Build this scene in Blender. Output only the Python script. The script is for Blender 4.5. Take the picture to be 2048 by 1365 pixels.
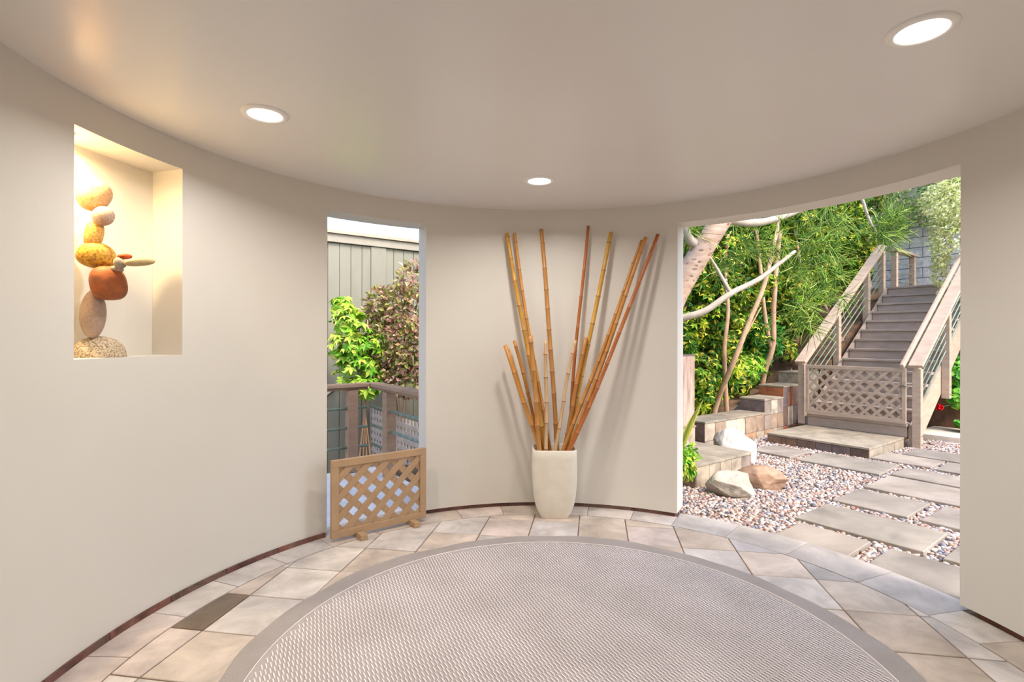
import bpy, bmesh, math, random
import numpy as np
from mathutils import Vector, Matrix
random.seed(7); rng = np.random.default_rng(7)
for o in list(bpy.data.objects): bpy.data.objects.remove(o)
SC = bpy.context.scene; COL = SC.collection
R_ = math.radians
# ------------------------------------------------------------------ camera
cam = bpy.data.cameras.new('camera'); camo = bpy.data.objects.new('camera', cam); COL.objects.link(camo)
cam.sensor_width = 36; cam.lens = 36*1038.3/2048; cam.shift_y = -6.8/2048; cam.clip_start = .02
camo.matrix_world = Matrix.Translation((0, 0, 1.32)) @ Matrix.Rotation(math.pi/2, 4, 'X') @ Matrix.Rotation(.002, 4, 'Z')
SC.camera = camo
# ------------------------------------------------------------------ sky, sun, exposure
wd = bpy.data.worlds.new('sky'); SC.world = wd; wd.use_nodes = True
nt = wd.node_tree; bg = nt.nodes['Background']; sk = nt.nodes.new('ShaderNodeTexSky')
sk.sky_type = 'NISHITA'; sk.sun_disc = False; sk.sun_elevation = R_(48); sk.sun_rotation = R_(142); sk.air_density = 1.0; sk.dust_density = 3.0; sk.ozone_density = 1.0
nt.links.new(sk.outputs[0], bg.inputs[0]); bg.inputs[1].default_value = .60
sl = bpy.data.lights.new('sun', 'SUN'); so = bpy.data.objects.new('sun', sl); COL.objects.link(so)
sl.energy = 1.9; sl.angle = R_(5); sl.color = (1.0, .92, .80)
az, el = R_(-52), R_(49)
so.rotation_euler = Vector((math.cos(az)*math.cos(el), math.sin(az)*math.cos(el), math.sin(el))).to_track_quat('Z', 'Y').to_euler()
vs = SC.view_settings; vs.view_transform = 'Standard'; vs.look = 'None'; vs.gamma = 1; vs.use_curve_mapping = False; vs.exposure = 0.0
DOWNLIGHT_W = 12.0
# ------------------------------------------------------------------ helpers
def lin(c):
    return tuple((x/255/12.92 if x/255 <= .04045 else ((x/255+.055)/1.055)**2.4) for x in c)+(1,)
class MT:
    """small node builder"""
    def __init__(s, name, rough=.6, spec=.5):
        s.m = bpy.data.materials.new(name); s.m.use_nodes = True; s.t = s.m.node_tree; s.b = s.t.nodes['Principled BSDF']
        s.b.inputs['Roughness'].default_value = rough; s.b.inputs['Specular IOR Level'].default_value = spec
    def n(s, typ, **k):
        nd = s.t.nodes.new('ShaderNode'+typ)
        for a, v in k.items(): setattr(nd, a, v)
        return nd
    def l(s, a, b): s.t.links.new(a, b)
    def coord(s, scale=(1, 1, 1), out='Object'):
        c = s.n('TexCoord'); mp = s.n('Mapping'); mp.inputs['Scale'].default_value = scale; s.l(c.outputs[out], mp.inputs[0]); return mp.outputs[0]
    def noise(s, vec, scale=5, detail=4, rough=.55, dist=0):
        nd = s.n('TexNoise'); nd.inputs['Scale'].default_value = scale; nd.inputs['Detail'].default_value = detail
        nd.inputs['Roughness'].default_value = rough; nd.inputs['Distortion'].default_value = dist
        if vec is not None: s.l(vec, nd.inputs['Vector'])
        return nd.outputs[0]
    def ramp(s, fac, stops, interp='LINEAR'):
        nd = s.n('ValToRGB'); nd.color_ramp.interpolation = interp; e = nd.color_ramp.elements
        while len(e) < len(stops): e.new(.5)
        for x, (p, c) in zip(e, stops): x.position = p; x.color = lin(c)
        s.l(fac, nd.inputs[0]); return nd.outputs[0]
    def mix(s, fac, a, b, mode='MIX'):
        nd = s.n('MixRGB', blend_type=mode)
        for i, v in enumerate((fac, a, b)):
            if hasattr(v, 'is_output'): s.l(v, nd.inputs[i])
            else: nd.inputs[i].default_value = v if i == 0 else (lin(v) if len(v) == 3 else v)
        return nd.outputs[0]
    def rand(s): return s.n('ObjectInfo').outputs['Random']
    def attr(s, name): return s.n('Attribute', attribute_name=name).outputs['Fac']
    def color(s, c):
        if hasattr(c, 'is_output'): s.l(c, s.b.inputs['Base Color'])
        else: s.b.inputs['Base Color'].default_value = lin(c)
    def bump(s, h, strength=.2, dist=.01):
        b = s.n('Bump'); b.inputs['Strength'].default_value = strength; b.inputs['Distance'].default_value = dist
        s.l(h, b.inputs['Height']); s.l(b.outputs[0], s.b.inputs['Normal'])
def plain(name, c, rough=.6, var=.08, scale=6, bump=.1, spec=.5, bscale=None, stretch=(1, 1, 1)):
    m = MT(name, rough, spec); v = m.coord(stretch); f = m.noise(v, scale, 5)
    d = tuple(max(0, x*(1-var)) for x in c); h = tuple(min(255, x*(1+var)) for x in c)
    m.color(m.ramp(f, [(.3, d), (.7, h)]))
    if bump: m.bump(m.noise(v, bscale or scale*6, 4), bump, .004)
    return m.m
def stony(name, cols, rough=.75, scale=5, bump=.35, contrast=.12):
    """stone whose base tint is picked per piece, with veins and stains"""
    m = MT(name, rough, .4); r = m.rand(); k = len(cols)
    base = m.ramp(r, [(i/k, c) for i, c in enumerate(cols)], 'CONSTANT')
    cb = m.n('CombineXYZ'); m.l(r, cb.inputs[0]); m.l(r, cb.inputs[1]); sc = m.n('VectorMath', operation='SCALE'); sc.inputs['Scale'].default_value = 37
    m.l(cb.outputs[0], sc.inputs[0]); ad = m.n('VectorMath', operation='ADD'); m.l(sc.outputs[0], ad.inputs[0]); c = m.n('TexCoord'); m.l(c.outputs['Object'], ad.inputs[1])
    v = ad.outputs[0]
    f = m.noise(v, scale, 8, .62, .4); g = m.noise(v, scale*.35, 3, .5)
    a = m.mix(m.ramp(f, [(.32, (0, 0, 0)), (.72, (255, 255, 255))]), (int(255*(1-contrast*2.2)),)*3, (255, 255, 255))
    out = m.mix(1, base, a, 'MULTIPLY')
    out = m.mix(m.ramp(g, [(.45, (0, 0, 0)), (.7, (90, 90, 90))]), out, (215, 196, 172))
    m.color(out); m.bump(f, bump, .006); return m.m
MATS = {}
def build_materials():
    M = MATS
    m = MT('wall_paint', .62, .35); v = m.coord(); m.color(m.ramp(m.noise(v, 1.3, 2), [(.3, (214, 208, 198)), (.7, (218, 213, 204))])); m.bump(m.noise(v, 160, 3), .06, .002); M['wall'] = m.m
    m = MT('ceiling_paint', .30, .6); v = m.coord(); m.color(m.ramp(m.noise(v, 1.0, 2), [(.3, (226, 222, 217)), (.7, (229, 226, 221))])); m.bump(m.noise(v, 120, 3), .05, .002); M['ceiling'] = m.m
    M['tile'] = stony('floor_tile', [(234, 216, 202), (238, 228, 220), (226, 210, 196), (236, 218, 208), (232, 222, 216), (220, 202, 186)], .55, 4, .3)
    M['darktile'] = stony('dark_floor_tile', [(132, 114, 98)], .6, 6, .3)
    M['greytile'] = stony('threshold_stone', [(204, 196, 192), (196, 187, 181), (208, 200, 199), (199, 188, 187)], .5, 3, .3)
    M['grout'] = plain('grout', (128, 104, 86), .9, .1, 20)
    M['base'] = stony('slate_baseboard', [(142, 92, 78), (126, 82, 74), (134, 100, 88)], .6, 14, .4, .2)
    M['slab'] = stony('path_slab', [(158, 149, 137), (150, 141, 131), (162, 151, 140)], .8, 2.5, .4)
    M['gtile'] = stony('garden_slate_tile', [(196, 180, 158), (176, 150, 128), (150, 134, 124), (186, 172, 152), (190, 150, 116), (160, 146, 138), (200, 190, 172)], .75, 6, .4, .16)
    M['gtiledark'] = stony('brown_slate_tile', [(132, 108, 96), (122, 96, 88), (140, 112, 92), (118, 104, 104)], .75, 6, .4, .16)
    M['gtilered'] = stony('rust_slate_tile', [(172, 104, 66), (158, 100, 74)], .75, 7, .4, .16)
    M['gcap'] = stony('slate_cap', [(166, 155, 138), (158, 146, 128)], .75, 5, .4)
    M['gmortar'] = plain('mortar', (172, 160, 142), .9, .08, 20)
    M['soil'] = plain('soil', (92, 70, 52), .95, .3, 7, .6)
    M['gravelbed'] = plain('gravel_bed', (150, 134, 124), .95, .3, 60, .6)
    m = MT('pebbles', .55, .45); t = m.attr('tone')
    m.color(m.ramp(t, [(0, (176, 164, 158)), (.16, (196, 178, 168)), (.3, (140, 124, 122)), (.42, (182, 150, 136)), (.54, (120, 122, 134)), (.64, (160, 120, 102)), (.72, (200, 192, 186)), (.84, (92, 86, 92)), (.92, (158, 138, 122))], 'CONSTANT')); M['pebble'] = m.m
    M['taupe'] = plain('taupe_deck_paint', (154, 138, 126), .6, .06, 5, .15, stretch=(1, 1, 4))
    M['rail'] = plain('tan_rail_paint', (172, 152, 134), .55, .06, 5, .15, stretch=(1, 1, 4))
    M['deckrail'] = plain('brown_deck_rail_paint', (158, 128, 104), .55, .06, 5, .15, stretch=(1, 1, 4))
    M['gatetan'] = plain('gate_paint', (176, 144, 110), .55, .05, 6, .12)
    M['patina'] = plain('green_copper_pipe', (116, 130, 116), .45, .16, 14, .1)
    M['metal'] = plain('latch_metal', (150, 140, 126), .4, .1, 20, .1)
    M['siding'] = plain('siding_paint', (133, 131, 116), .65, .03, 8, .12, stretch=(1, 1, .3))
    M['fascia'] = plain('fascia_paint', (150, 144, 130), .6, .03, 8, .1)
    M['latticewhite'] = plain('weathered_lattice_paint', (206, 190, 178), .65, .06, 10, .1)
    M['deck'] = plain('pale_deck', (214, 212, 214), .7, .05, 8, .12)
    M['concrete'] = plain('concrete', (206, 194, 176), .85, .08, 9, .3)
    M['retain'] = plain('brown_retaining_wall', (112, 82, 62), .9, .2, 6, .4)
    M['block'] = stony('grey_block', [(226, 226, 226), (218, 219, 221), (230, 230, 230)], .85, 12, .6)
    M['blockjoint'] = plain('block_joint', (120, 122, 128), .9, .1, 20)
    M['boulderwhite'] = plain('white_boulder', (196, 193, 187), .8, .06, 5, .6, bscale=9)
    M['bouldergrey'] = plain('grey_rock', (164, 156, 142), .8, .12, 8, .7, bscale=10)
    M['boulderbrown'] = plain('brown_rock', (146, 118, 96), .8, .2, 9, .8, bscale=8, stretch=(1, 1, 3))
    M['wood'] = plain('weathered_column', (158, 136, 124), .7, .22, 3, .3, stretch=(6, 6, 1))
    M['pot'] = plain('cream_pot', (226, 217, 200), .55, .03, 10, .05)
    M['potin'] = plain('pot_inside', (120, 92, 70), .9, .1, 10, .1)
    for nm, cs in (('bamboo', [(196, 128, 60), (184, 112, 52), (204, 142, 64), (176, 102, 48), (192, 134, 66)]), ('bamboogold', [(206, 158, 66), (198, 148, 60)]), ('bamboopale', [(204, 172, 132), (196, 160, 122)])):
        m = MT(nm, .38, .5); v = m.coord((9, 9, 1.2)); f = m.noise(v, 6, 5, .6); k = len(cs)
        b = m.ramp(m.rand(), [(i/k, c) for i, c in enumerate(cs)], 'CONSTANT')
        o = m.mix(m.ramp(f, [(.4, (0, 0, 0)), (.75, (170, 170, 170))]), b, (132, 70, 32) if nm != 'bamboopale' else (160, 112, 78)); m.color(o); m.bump(f, .08, .002); M[nm] = m.m
    M['node'] = plain('bamboo_node', (156, 108, 66), .5, .15, 40, .1)
    m = MT('rug_ground', .6, .5); v = m.coord(); f = m.noise(v, 3, 4); g = m.noise(v, 260, 2)
    m.color(m.mix(m.ramp(g, [(.4, (0, 0, 0)), (.6, (120, 120, 120))]), m.ramp(f, [(.3, (170, 160, 158)), (.7, (184, 174, 174))]), (146, 135, 133))); m.bump(g, .3, .002); M['rug'] = m.m
    m = MT('rug_border', .6, .5); v = m.coord(); g = m.noise(v, 420, 2); f = m.noise(v, 5, 3)
    m.color(m.mix(m.ramp(g, [(.4, (0, 0, 0)), (.6, (200, 200, 200))]), m.ramp(f, [(.3, (160, 151, 146)), (.7, (174, 166, 163))]), (142, 132, 128))); m.bump(g, .4, .002); M['rugborder'] = m.m
    M['strand'] = plain('rug_strand', (232, 224, 221), .4, .05, 3, 0)
    M['trim'] = plain('lamp_trim', (240, 236, 230), .4, .01, 5, 0)
    m = MT('lamp_lens', .4); m.b.inputs['Base Color'].default_value = (1, 1, 1, 1); m.b.inputs['Emission Color'].default_value = (1, .98, .95, 1); m.b.inputs['Emission Strength'].default_value = 6; M['lens'] = m.m
    # stones of the niche
    for nm, c, v2, sc in (('stone_cream', (206, 188, 160), (120, 92, 62), 150), ('stone_taupe', (182, 156, 138), (164, 138, 122), 140), ('stone_rust', (172, 94, 48), (104, 72, 52), 7),
                          ('stone_yellow', (204, 158, 54), (146, 96, 30), 90), ('stone_ochre', (186, 134, 54), (214, 176, 104), 110), ('stone_mauve', (168, 138, 120), (188, 162, 144), 120),
                          ('stone_pink', (208, 166, 128), (200, 142, 60), 120), ('stone_grey', (170, 158, 140), (150, 138, 122), 20), ('stone_orange', (190, 80, 22), (140, 56, 18), 20), ('stone_beige', (200, 174, 124), (184, 156, 108), 20)):
        m = MT(nm, .6, .4); v = m.coord(); f = m.noise(v, sc, 5, .65); m.color(m.ramp(f, [(.38, v2), (.56, c)])); m.bump(f, .25, .004); M[nm] = m.m
    # bark
    m = MT('spotted_bark', .8, .3); v = m.coord((1, 1, 2.0)); vo = m.n('TexVoronoi'); vo.inputs['Scale'].default_value = 11; m.l(v, vo.inputs['Vector'])
    f = m.noise(v, 7, 4); b = m.ramp(f, [(.3, (172, 142, 122)), (.7, (198, 178, 162))])
    dm = m.mix(1, m.ramp(vo.outputs['Distance'], [(.20, (235, 235, 235)), (.34, (0, 0, 0))]), m.ramp(m.noise(v, 16, 3, .6, 1.5), [(.42, (0, 0, 0)), (.56, (255, 255, 255))]), 'MULTIPLY'); m.color(m.mix(dm, b, (92, 70, 60))); m.bump(vo.outputs['Distance'], .3, .01); M['spotbark'] = m.m
    M['palebark'] = plain('pale_branch_bark', (170, 160, 146), .75, .07, 12, .3)
    M['tanbark'] = plain('tan_bark', (172, 140, 112), .85, .15, 12, .5, stretch=(1, 1, .4))
    M['dryleaf'] = plain('dry_leaf', (176, 130, 80), .8, .2, 30, 0)
    def leafmat(nm, stops, edge=None, em=.0, rough=.5, tr=.22):
        m = MT(nm, rough, .3); c = m.ramp(m.attr('tone'), stops)
        if edge: 
            e = m.n('Math', operation='MULTIPLY'); m.l(m.attr('edge'), e.inputs[0]); m.l(m.ramp(m.attr('tone2'), [(em, (0, 0, 0)), (em+.12, (255, 255, 255))]), e.inputs[1]); c = m.mix(e.outputs[0], c, edge)
        m.color(c); tl = m.n('BsdfTranslucent'); m.l(c, tl.inputs[0]); ms = m.n('MixShader'); ms.inputs[0].default_value = tr
        m.l(m.b.outputs[0], ms.inputs[1]); m.l(tl.outputs[0], ms.inputs[2]); m.l(ms.outputs[0], m.t.nodes['Material Output'].inputs[0]); M[nm] = m.m
    leafmat('leaf_umbrella', [(0, (30, 72, 14)), (.35, (58, 112, 20)), (.65, (106, 154, 28)), (.85, (172, 192, 44)), (1, (230, 214, 80))], (240, 222, 92), .7)
    leafmat('leaf_umbrella_bright', [(0, (54, 118, 30)), (.4, (96, 164, 40)), (.75, (152, 204, 58)), (1, (220, 224, 100))], (224, 220, 110), .7)
    leafmat('leaf_glossy', [(0, (36, 96, 44)), (.5, (70, 140, 60)), (1, (120, 184, 80))], None, 0, .25)
    leafmat('leaf_ficus', [(0, (50, 104, 40)), (.4, (92, 150, 58)), (.8, (150, 192, 82)), (1, (208, 220, 126))], (226, 226, 176), .35)
    leafmat('leaf_ficus_pale', [(0, (120, 146, 70)), (.4, (176, 190, 104)), (1, (226, 226, 160))], (238, 236, 196), .3)
    leafmat('leaf_fringe', [(0, (84, 92, 46)), (.3, (138, 146, 66)), (.5, (182, 178, 96)), (.62, (170, 116, 96)), (.8, (184, 136, 128)), (1, (214, 150, 142))], (222, 208, 164), .7)
    leafmat('needle', [(0, (50, 90, 26)), (.4, (92, 134, 40)), (.8, (150, 182, 66)), (1, (206, 214, 124))], None, 0, .4, .1)
    leafmat('leaf_geranium', [(0, (60, 134, 40)), (.5, (96, 176, 52)), (1, (150, 206, 76))])
    leafmat('leaf_sword', [(0, (44, 82, 40)), (1, (96, 128, 60))], (212, 204, 92), .0)
    M['redflower'] = plain('red_petals', (214, 22, 26), .5, .2, 60, 0)
build_materials()
ORG = {}
def tag(o, label=None, cat=None, group=None, kind=None):
    if label: o['label'] = label
    if cat: o['category'] = cat
    if group: o['group'] = group
    if kind: o['kind'] = kind
    return o
def thing(name, loc, label=None, cat=None, group=None, kind=None):
    o = bpy.data.objects.new(name, None); COL.objects.link(o); o.location = loc; o.empty_display_size = .1
    ORG[o] = np.array(loc, float); return tag(o, label, cat, group, kind)
class MB:
    def __init__(s): s.v = []; s.f = []; s.mi = []; s.sm = []
    def add(s, vs, fs, smooth=False, mi=0):
        b = len(s.v); s.v += [tuple(map(float, p)) for p in vs]
        for f in fs: s.f.append([b+i for i in f]); s.mi.append(mi); s.sm.append(smooth)
        return s
    def obox(s, c, ax, h, mi=0):
        c = np.array(c, float); A = [np.array(a, float)*k for a, k in zip(ax, h)]
        P = [c+sx*A[0]+sy*A[1]+sz*A[2] for sz in (-1, 1) for sy in (-1, 1) for sx in (-1, 1)]
        F = [(0, 2, 3, 1), (4, 5, 7, 6), (0, 1, 5, 4), (2, 6, 7, 3), (0, 4, 6, 2), (1, 3, 7, 5)]
        if np.dot(np.cross(A[0], A[1]), A[2]) < 0: F = [f[::-1] for f in F]
        return s.add(P, F, False, mi)
    def box(s, lo, hi, mi=0):
        lo = np.array(lo, float); hi = np.array(hi, float); return s.obox((lo+hi)/2, np.eye(3), (hi-lo)/2, mi)
    def beam(s, a, b, w, h, up=(0, 0, 1), mi=0):
        a = np.array(a, float); b = np.array(b, float); d = b-a; L = np.linalg.norm(d); d /= L
        x = np.cross(d, up); x /= np.linalg.norm(x); z = np.cross(x, d)
        return s.obox((a+b)/2, (x, d, z), (w/2, L/2, h/2), mi)
    def prism(s, poly, z0, z1, mi=0, bev=0):
        n = len(poly); a = sum(poly[i][0]*poly[(i+1) % n][1]-poly[(i+1) % n][0]*poly[i][1] for i in range(n))
        if a < 0: poly = poly[::-1]
        P = [(x, y, z0) for x, y in poly]
        if bev:
            c = np.mean(np.array(poly), 0); Q = [(x, y, z1-bev) for x, y in poly]
            T = [tuple(np.array(p)+(c-np.array(p))/max(np.linalg.norm(c-np.array(p)), 1e-6)*bev*1.3)+(z1,) for p in poly]
            V = P+Q+T; F = [tuple(range(n))[::-1], tuple(range(2*n, 3*n))]
            for k in (0, 1): F += [(k*n+i, k*n+(i+1) % n, (k+1)*n+(i+1) % n, (k+1)*n+i) for i in range(n)]
        else:
            V = P+[(x, y, z1) for x, y in poly]; F = [tuple(range(n))[::-1], tuple(range(n, 2*n))]+[(i, (i+1) % n, n+(i+1) % n, n+i) for i in range(n)]
        return s.add(V, F, False, mi)
    def tube(s, pts, rad, n=8, cap=True, mi=0, mis=None):
        P = [np.array(p, float) for p in pts]; k = len(P)
        if np.isscalar(rad): rad = [rad]*k
        t = P[1]-P[0]; u = np.cross(t, (0, 0, 1)); u = u if np.linalg.norm(u) > 1e-6 else np.array((1., 0, 0)); u /= np.linalg.norm(u); V = []
        for i in range(k):
            t = P[min(i+1, k-1)]-P[max(i-1, 0)]; t /= np.linalg.norm(t); u = u-t*np.dot(u, t); u /= np.linalg.norm(u); w = np.cross(t, u)
            V += [P[i]+rad[i]*(math.cos(a)*u+math.sin(a)*w) for a in np.linspace(0, 2*math.pi, n, endpoint=False)]
        b = len(s.v); s.v += [tuple(map(float, p)) for p in V]
        for i in range(k-1):
            for j in range(n):
                s.f.append([b+i*n+j, b+i*n+(j+1) % n, b+(i+1)*n+(j+1) % n, b+(i+1)*n+j]); s.sm.append(True); s.mi.append(mis[i] if mis else mi)
        if cap:
            s.f.append([b+j for j in range(n)][::-1]); s.f.append([b+(k-1)*n+j for j in range(n)]); s.sm += [False]*2; s.mi += [mi, mi]
        return s
    def lathe(s, c, prof, n=32, mi=0, smooth=True):
        V = []; k = len(prof)
        for r, z in prof: V += [(c[0]+r*math.cos(a), c[1]+r*math.sin(a), c[2]+z) for a in np.linspace(0, 2*math.pi, n, endpoint=False)]
        F = [(i*n+j, i*n+(j+1) % n, (i+1)*n+(j+1) % n, (i+1)*n+j) for i in range(k-1) for j in range(n)]
        return s.add(V, F, smooth, mi)
    def build(s, name, mats, parent=None, origin=None, bevel=0):
        me = bpy.data.meshes.new(name); org = ORG[parent] if parent is not None else np.array(origin if origin is not None else (0, 0, 0), float)
        me.from_pydata([tuple(np.array(v)-org) for v in s.v], [], s.f)
        mats = mats if isinstance(mats, (list, tuple)) else [mats]
        for m in mats: me.materials.append(MATS[m])
        me.polygons.foreach_set('use_smooth', s.sm); me.polygons.foreach_set('material_index', s.mi); me.update()
        o = bpy.data.objects.new(name, me); COL.objects.link(o); ORG[o] = org
        if parent is not None: o.parent = parent
        else: o.location = org
        if bevel:
            b = o.modifiers.new('bevel', 'BEVEL'); b.width = bevel; b.segments = 2; b.limit_method = 'ANGLE'; b.angle_limit = R_(50)
        return o
def fast_mesh(name, V, F, mat, parent=None, origin=(0, 0, 0), attrs=None, smooth=True, kind=None):
    """V (n,3), F (m,k) numpy"""
    me = bpy.data.meshes.new(name); org = ORG[parent] if parent is not None else np.array(origin, float)
    V = np.asarray(V, np.float32)-org.astype(np.float32); F = np.asarray(F, np.int32); m, k = F.shape
    me.vertices.add(len(V)); me.vertices.foreach_set('co', V.ravel()); me.loops.add(m*k); me.loops.foreach_set('vertex_index', F.ravel())
    me.polygons.add(m); me.polygons.foreach_set('loop_start', np.arange(m, dtype=np.int32)*k)
    me.polygons.foreach_set('use_smooth', np.full(m, smooth)); me.update(calc_edges=True); me.validate()
    for a, d in (attrs or {}).items():
        at = me.attributes.new(a, 'FLOAT', 'POINT'); at.data.foreach_set('value', np.asarray(d, np.float32))
    me.materials.append(MATS[mat]); o = bpy.data.objects.new(name, me); COL.objects.link(o); ORG[o] = org
    if parent is not None: o.parent = parent
    else: o.location = org
    if kind: o['kind'] = kind
    return o
def nrm(a): return a/np.maximum(np.linalg.norm(a, axis=-1, keepdims=True), 1e-9)
# garden frame: e runs across the stairs, s runs up them
GO = np.array([4.216, 7.422]); GE = np.array([.591, -.807]); GS = np.array([.807, .591]); E3 = np.array([.591, -.807, 0]); S3 = np.array([.807, .591, 0]); Z3 = np.array([0, 0, 1.])
def g(e, s, z=0.): return np.array([GO[0]+e*GE[0]+s*GS[0], GO[1]+e*GE[1]+s*GS[1], z])
def gbox(mb, e0, e1, s0, s1, z0, z1, mi=0): return mb.obox(g((e0+e1)/2, (s0+s1)/2, (z0+z1)/2), (E3, S3, Z3), (abs(e1-e0)/2, abs(s1-s0)/2, (z1-z0)/2), mi)
CX, CY, RR = .2298, 2.0782, 1.9913
def pol(a, r, z=0.): a = R_(a); return np.array([CX+r*math.cos(a), CY+r*math.sin(a), z])
def clip_poly(poly, inside, inter):
    out = []
    for i in range(len(poly)):
        a, b = poly[i-1], poly[i]
        if inside(b):
            if not inside(a): out.append(inter(a, b))
            out.append(b)
        elif inside(a): out.append(inter(a, b))
    return out
def clip_half(poly, n, d):
    n = np.array(n)
    return clip_poly(poly, lambda p: np.dot(n, p) <= d+1e-9, lambda a, b: a+(b-a)*((d-np.dot(n, a))/np.dot(n, b-a)))
def clip_circle(poly, c, r, seg=96):
    for k in range(seg):
        a = 2*math.pi*k/seg; n = np.array((math.cos(a), math.sin(a))); poly = clip_half(poly, n, np.dot(n, c)+r)
        if len(poly) < 3: return []
    return poly
def shrink(poly, d):
    """inset a convex polygon"""
    P = [np.array(p) for p in poly]; a = sum(P[i-1][0]*P[i][1]-P[i][0]*P[i-1][1] for i in range(len(P)))
    if a < 0: P = P[::-1]
    Q = [p.copy() for p in P]
    for i in range(len(P)):
        t = P[i]-P[i-1]; L = np.linalg.norm(t)
        if L < 1e-6: continue
        t /= L; n = np.array((t[1], -t[0])); Q = clip_half(Q, n, np.dot(n, P[i])-d)
        if len(Q) < 3: return []
    R = []
    for p in Q:
        if not R or np.linalg.norm(p-R[-1]) > .004: R.append(p)
    if len(R) > 2 and np.linalg.norm(R[0]-R[-1]) < .004: R.pop()
    return R if len(R) > 2 else []
def parea(P): return abs(sum(P[i-1][0]*P[i][1]-P[i][0]*P[i-1][1] for i in range(len(P))))/2
# ================================================================== ROOM SHELL
DOOR = (12.7, 60.4); WIN = (115.9, 136.9); NICHE = (163.5, 179.75); REAR = (-128., -62.)
ZW, ZO, ZN0, ZN1, ZC = .03, 2.166, 1.228, 2.176, 2.32; TH = .2
def in_(a, rg): return rg[0] < a < rg[1]
def build_wall():
    angs = sorted(set(list(np.round(np.arange(-180.25, 179.76, 1.5), 3))+[x for rg in (DOOR, WIN, NICHE, REAR) for x in rg]+[179.75]))
    zs = [ZW, ZN0, ZO, ZN1, ZC]; nA = len(angs)-1; nZ = len(zs)-1
    sol = np.ones((nA, nZ), bool)
    for i in range(nA):
        a = (angs[i]+angs[i+1])/2
        for j in range(nZ):
            z = (zs[j]+zs[j+1])/2
            if z < ZO and (in_(a, DOOR) or in_(a, WIN) or in_(a, REAR)): sol[i, j] = False
            if ZN0 < z < ZN1 and in_(a, NICHE): sol[i, j] = False
    mb = MB(); idx = {}
    def vtx(k, a, r, z):
        key = (k, round(a, 3), round(z, 3))
        if key not in idx: idx[key] = len(mb.v); mb.v.append(tuple(pol(a, r, z)))
        return idx[key]
    def quad(q, sm): mb.f.append(q); mb.sm.append(sm); mb.mi.append(0)
    for i in range(nA):
        a0, a1 = angs[i], angs[i+1]
        for j in range(nZ):
            if not sol[i, j]: continue
            z0, z1 = zs[j], zs[j+1]; r0, r1 = RR, RR+TH
            quad([vtx('i', a1, r0, z0), vtx('i', a0, r0, z0), vtx('i', a0, r0, z1), vtx('i', a1, r0, z1)], True)
            quad([vtx('o', a0, r1, z0), vtx('o', a1, r1, z0), vtx('o', a1, r1, z1), vtx('o', a0, r1, z1)], True)
            if j == 0 or not sol[i, j-1]: quad([vtx('b%d' % j, a0, r0, z0), vtx('b%d' % j, a1, r0, z0), vtx('B%d' % j, a1, r1, z0), vtx('B%d' % j, a0, r1, z0)], False)
            if j == nZ-1 or not sol[i, j+1]: quad([vtx('t%d' % j, a1, r0, z1), vtx('t%d' % j, a0, r0, z1), vtx('T%d' % j, a0, r1, z1), vtx('T%d' % j, a1, r1, z1)], False)
            if not sol[i-1, j]: quad([vtx('l%d' % i, a0, r0, z0), vtx('L%d' % i, a0, r1, z0), vtx('L%d' % i, a0, r1, z1), vtx('l%d' % i, a0, r0, z1)], False)
            if not sol[(i+1) % nA, j]: quad([vtx('r%d' % i, a1, r1, z0), vtx('q%d' % i, a1, r0, z0), vtx('q%d' % i, a1, r0, z1), vtx('r%d' % i, a1, r1, z1)], False)
    return tag(mb.build('wall_round', 'wall'), 'cream painted curved wall of the round entry room', None, None, 'structure')
wall = build_wall()
def arc_box(mb, a0, a1, r0, r1, z0, z1, step=1.5, mi=0):
    n = max(1, int(math.ceil((a1-a0)/step))); A = np.linspace(a0, a1, n+1); V = []
    for a in A: V += [pol(a, r0, z0), pol(a, r1, z0), pol(a, r1, z1), pol(a, r0, z1)]
    F = [(0, 1, 2, 3), (4*n+3, 4*n+2, 4*n+1, 4*n)]
    for i in range(n):
        b = 4*i
        F += [(b+k, b+4+k, b+4+(k+1) % 4, b+(k+1) % 4) for k in range(4)]
    return mb.add(V, F, False, mi)
arc_box(MB(), NICHE[0]-2, NICHE[1]+2, RR+TH+.001, RR+TH+.05, ZN0-.05, ZN1+.05).build('niche_back', 'wall', wall)
# ceiling slab
mb = MB(); n = 128
V = [(CX+(RR+.3)*math.cos(a), CY+(RR+.3)*math.sin(a), z) for z in (ZC, ZC+.22) for a in np.linspace(0, 2*math.pi, n, endpoint=False)]
mb.add(V, [tuple(range(n))[::-1], tuple(range(n, 2*n))]+[(i, (i+1) % n, n+(i+1) % n, n+i) for i in range(n)])
tag(mb.build('ceiling', 'ceiling'), 'smooth satin painted ceiling of the round room', None, None, 'structure')
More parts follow.
